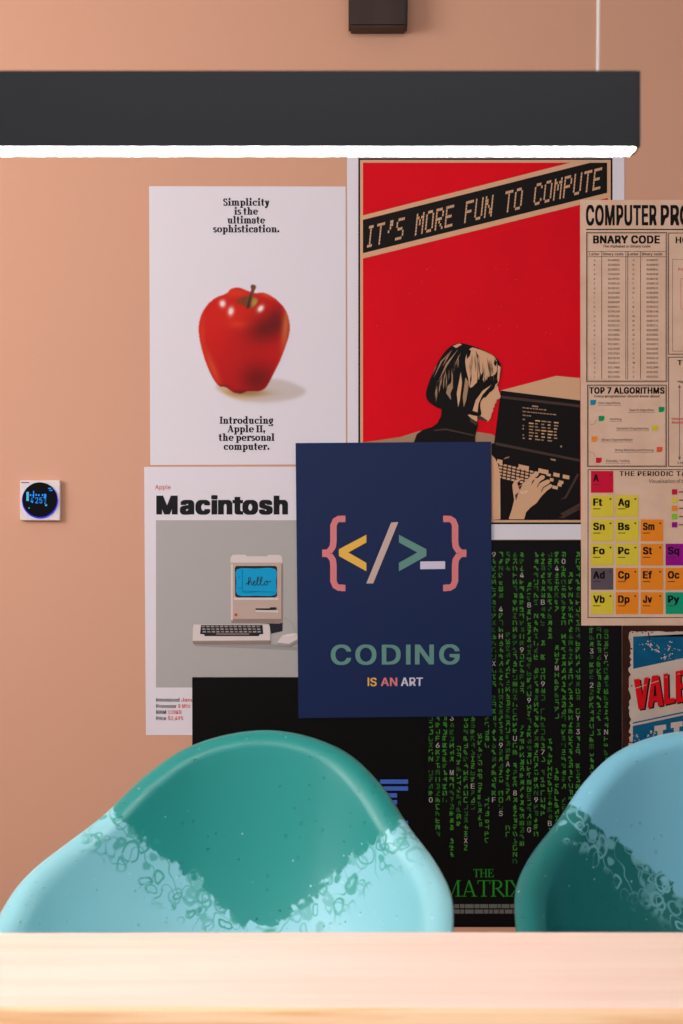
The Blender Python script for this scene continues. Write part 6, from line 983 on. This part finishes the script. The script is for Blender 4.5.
# ------------------------------------------------------------------ kraft poster with tables and coloured squares
p = sheet('poster', [(579.8, 200.3), (880, 200), (881, 625), (581, 625.4)], L2o, kraft, 'kraft brown study poster with code tables and a grid of coloured squares')
P = Print(L2o + E)
P.text('COMPUTER', 585.6, 205.4, 656.3, 225.7, ink, 0.10); P.text('PROGRAMMING', 660.3, 205.4, 776, 225.7, ink, 0.10); P.rect(585.8, 229.2, 876, 230.3, ink)
P.build('heading', p)
P = Print(L2o + E)
P.frame(586, 232.4, 666.8, 382.2, 0.7, ink); P.frame(587.3, 233.8, 665.5, 380.8, 0.35, soft_ink)
P.text('BNARY CODE', 592.8, 235.8, 659.5, 243.8, ink, 0.12); P.text('The Alphabet in Binary code', 602.4, 245.2, 650, 247.8, ink, 0.04)
for x in (601.2, 625.3, 627.2, 639.9): P.rect(x, 251.5, x + 0.45, 379.4, ink)
for y in (251.5, 256.8): P.rect(587.5, y, 665.3, y + 0.4, ink)
for s, a, b in (('Letter', 589, 599), ('Binary code', 602.5, 623), ('Letter', 628, 638), ('Binary code', 641.5, 662)): P.text(s, a, 252.9, b, 255.6, ink, 0.03)
for r in range(26):
    y = 261.4 + r * 4.66
    for ch, xa, xb in ((chr(97 + r), 593.5, 607.7), (chr(65 + r), 632.3, 646.3)):
        P.text(ch, xa, y - 1.9, None, y, soft_ink, 0.06); P.text(format(ord(ch), '08b'), xb, y - 2.0, xb + 11.6, y, soft_ink, 0.06)
P.build('code_table', p)
P = Print(L2o + E)
P.frame(667.9, 233, 780, 354.7, 0.7, ink); P.frame(672, 259.5, 776, 351.5, 0.35, soft_ink); P.text('HO', 675.3, 237, 688, 243.6, ink, 0.08)
P.text('Pos', 678, 268, 684.5, 270.8, text_red, 0.05); P.frame(680.3, 278.5, 770, 309.5, 0.35, text_red)
P.frame(667.9, 357, 780, 466.7, 0.7, ink); P.text('TY', 677, 360.2, 687.5, 365.3, ink, 0.08)
P.rect(678.8, 386, 679.4, 459, mat('slate_ink', (92, 92, 120), 0.5)); P.poly([(677.6, 388), (679.1, 384.5), (680.6, 388)], soft_ink); P.poly([(677.6, 457), (679.1, 460.5), (680.6, 457)], soft_ink)
P.text('High', 677.3, 380.5, 685, 382.8, ink, 0.03); P.text('Low', 677.3, 461.5, 684, 464, ink, 0.03); P.text('Human', 671.5, 417.6, 683.5, 420, text_red, 0.06); P.text('Readable', 671.5, 421.2, 687.0, 423.6, text_red, 0.06)
P.build('diagram', p)
P = Print(L2o + E)
P.frame(586.9, 384.9, 666.4, 467, 0.7, ink); P.frame(588.1, 386.1, 665.2, 465.8, 0.35, soft_ink)
P.text('TOP 7 ALGORITHMS', 588.9, 387.4, 664.2, 393.8, ink, 0.12); P.text('Every programmer should know about', 594, 395, 659.4, 397.5, ink, 0.05)
tag_c = [mat('tag_ink', c, 0.5) for c in ((16, 140, 172), (10, 150, 92), (214, 196, 40), (240, 140, 40), (232, 88, 52), (204, 24, 52))]
for x, y, c, s, xa, xb in ((590, 400, 0, 'Sort Algorithms', 598, 620), (658.3, 407, 1, 'Search Algorithm', 629, 653.5), (598.3, 416, 1, 'Hashing', 609.5, 621), (651.7, 425.4, 2, 'Dynamic Programming', 616.5, 648), (591.2, 436.6, 3, 'Binary Exponentiation', 601.5, 632), (656.3, 447, 4, 'String Matching and Parsing', 614.5, 653), (595.6, 457.8, 5, 'Primality Testing', 606, 629)):
    P.poly([(x, y), (x + 5.8, y), (x + 5.8, y + 3.4), (x + 4.2, y + 5.2), (x, y + 5.2)], tag_c[c]); P.text(s, xa, y + 2.0, xb, y + 4.2, soft_ink, 0.03)
    P.rect(xa - 1, y + 5.3, xb + 1, y + 5.6, soft_ink)
P.line([(590, 425), (594, 424), (596, 420)], 0.3, soft_ink); P.line([(589, 452), (593, 452.5), (595, 457)], 0.3, text_red)
P.build('list_panel', p)
P = Print(L2o + E)
P.frame(587.4, 469.4, 876, 617.8, 0.7, ink)
P.text('THE PERIODIC TABLE', 619.2, 471.2, 700, 476, ink, 0.08, 1.08); P.text('Visualisation of', 648.6, 479.3, 680.0, 483, soft_ink, 0.03); P.text('the', 681, 479.3, 686, 483, soft_ink, 0.03)
sq = {'r': (208, 20, 58), 'y': (224, 204, 62), 'o': (242, 140, 34), 'g': (96, 84, 94), 'p': (152, 14, 140), 't': (20, 160, 122), 'l': (130, 200, 50)}
sq = {k: mat('square_ink', v, 0.5) for k, v in sq.items()}
P.up()
for cc, rr, ch, s in ((0, 0, 'r', 'A'), (0, 1, 'y', 'Ft'), (1, 1, 'y', 'Ag'), (0, 2, 'y', 'Sn'), (1, 2, 'y', 'Bs'), (2, 2, 'o', 'Sm'), (0, 3, 'y', 'Fo'), (1, 3, 'y', 'Pc'), (2, 3, 'o', 'St'), (3, 3, 'p', 'Sq'), (0, 4, 'g', 'Ad'), (1, 4, 'o', 'Cp'), (2, 4, 'o', 'Ef'), (3, 4, 'o', 'Oc'), (0, 5, 'y', 'Vb'), (1, 5, 'o', 'Dp'), (2, 5, 'o', 'Jv'), (3, 5, 't', 'Py')):
    x = 590.6 + cc * 24.85; y = 471 + rr * 24.22
    P.n = 1; P.rect(x, y, x + 22.4, y + 21.7, sq[ch]); P.n = 2
    P.text(s, x + 2.2, y + 3.2, x + 2.2 + (5.6 if len(s) == 1 else 11.6 if s not in ('Ft', 'Jv', 'St', 'Ef') else 9.2), y + 10.6, ink, 0.12)
    P.rect(x + 2.2, y + 13.2, x + 9.5, y + 14.0, brown_ink); P.rect(x + 18.6, y + 3.0, x + 20.4, y + 4.6, brown_ink)
for k, ch in enumerate('ryolp'):
    P.rect(671.4, 489.3 + k * 8.2, 676.8, 494.6 + k * 8.2, sq[ch]); P.rect(678.5, 491.3 + k * 8.2, 690, 492.6 + k * 8.2, soft_ink)
P.build('square_grid', p)

# ------------------------------------------------------------------ rusty metal sign
rust = vary(mat('rusty_brown', (66, 32, 22), 0.6), (46, 24, 20), 22); cream = vary(mat('worn_cream_enamel', (204, 188, 176), 0.5), (190, 170, 156), 14)
sblue = vary(mat('worn_blue_enamel', (6, 84, 124), 0.5), (20, 98, 134), 20); sred = mat('sign_red_enamel', (216, 14, 26), 0.45)
p = sheet('metal_sign', [(622, 625.6), (840, 625.6), (840, 795), (622, 795)], 0.0046, rust, 'rusty brown edged metal sign with red lettering behind the light blue chair', 'signs on the wall', 0.002, 'sign')
del p['group']
G = zz(610, 620, 7.31)
P = Print(0.0046 + E)
rg = random.Random(4)
edge = [(137, 92), (150, 80), (230, 84)] + [(x, 82 + rg.uniform(-3, 5)) for x in range(250, 1620, 26)] + [(1630, 90)]
edge += [(1630 + rg.uniform(-5, 4), y) for y in range(110, 1220, 26)] + [(1620, 1228), (150, 1228)]
edge += [(138 + rg.uniform(-8, 14), y) for y in range(1210, 110, -22)]
P.poly(G(edge), cream); P.up()
sl = -0.2134
def up(x, y): return (x, y + (x - 165) * sl)
P.poly(G([(166, 120), (1600, 120), up(1600, 355), up(166, 355)]), sblue)
P.poly(G([up(163, 746), up(1600, 746), up(1600, 756), up(163, 756)]), sblue)
P.poly(G([up(163, 772), up(1600, 772), (1600, 1190), (163, 1190)]), sblue)
P.up()
for cx_, cy_, n_, sp in ((290, 185, 26, 26), (340, 225, 10, 16), (440, 240, 26, 50), (400, 275, 12, 22), (190, 860, 10, 22), (300, 830, 10, 18), (450, 160, 4, 10)):
    for k in range(n_):
        a, b = cx_ + rg.gauss(0, sp), cy_ + rg.gauss(0, sp * .55)
        if b < 125: continue
        r = rg.uniform(2, 7); P.poly(G([(a + r * math.cos(t) * rg.uniform(.5, 1.4), b + r * math.sin(t) * rg.uniform(.5, 1.2)) for t in (0, .9, 2, 3.1, 4, 5.2)]), cream)
for k in range(14):
    a, b = rg.choice(((rg.uniform(150, 350), rg.uniform(80, 96)), (rg.uniform(138, 160), rg.uniform(100, 700))))
    r = rg.uniform(2, 7); P.poly(G([(a + r * math.cos(t) * rg.uniform(.6, 1.6), b + r * math.sin(t)) for t in (0, 1, 2, 3, 4, 5)]), rust)
P.poly(G([(272, 90), (280, 88), (290, 140), (284, 150)]), rust); P.poly(G([(132, 888), (215, 884), (215, 892), (132, 896)]), rust)
P.build('enamel_face', p, 'chipped cream and blue face')
def letters(dx, dy, m, P):
    def pl(q): P.poly(G([(x + dx, y + dy) for x, y in q]), m)
    pl([(170, 432), (212, 426), (232, 560), (246, 421), (280, 414), (246, 646), (204, 652)])
    pl([(302, 406), (350, 400), (384, 622), (346, 628), (340, 588), (312, 592), (306, 634), (268, 640)]) if m is not sred else (pl([(302, 406), (326, 403), (318, 490), (312, 592), (306, 634), (268, 640)]), pl([(326, 403), (350, 400), (384, 622), (346, 628), (340, 588), (330, 470)]), pl([(316, 556), (338, 552), (342, 590), (310, 594)]), pl([(316, 440), (336, 440), (338, 510), (314, 514)][:0] or [(320, 404), (334, 402), (332, 474), (320, 480)]))
    pl([(386, 392), (420, 386), (424, 572), (466, 564), (468, 600), (390, 618)])
    pl([(474, 374), (560, 356), (560, 392), (510, 402), (512, 464), (552, 456), (552, 492), (512, 500), (514, 560), (566, 550), (566, 586), (476, 604)])
P = Print(0.0046 + E * 2.5)
letters(12, 9, ink, P); P.up(); letters(0, 0, sred, P); P.up()
for q in ([(180, 494), (262, 470), (262, 474), (180, 500)], [(290, 460), (350, 440), (350, 445), (292, 464)], [(390, 420), (418, 410), (418, 414)], [(480, 400), (505, 385), (505, 390)]): P.poly(G(q), cream)
for x, y in ((320, 772), (440, 748)):
    P.poly(G([(x, y), (x + 85, y - 12), (x + 86, y + 26), (x + 62, y + 30), (x + 62, y + 130), (x + 85, y + 128), (x + 85, y + 158), (x, y + 168), (x, y + 138), (x + 22, y + 134), (x + 22, y + 36), (x, y + 40)]), cream)
P.build('lettering', p, 'red slanted letters with black drop edges')
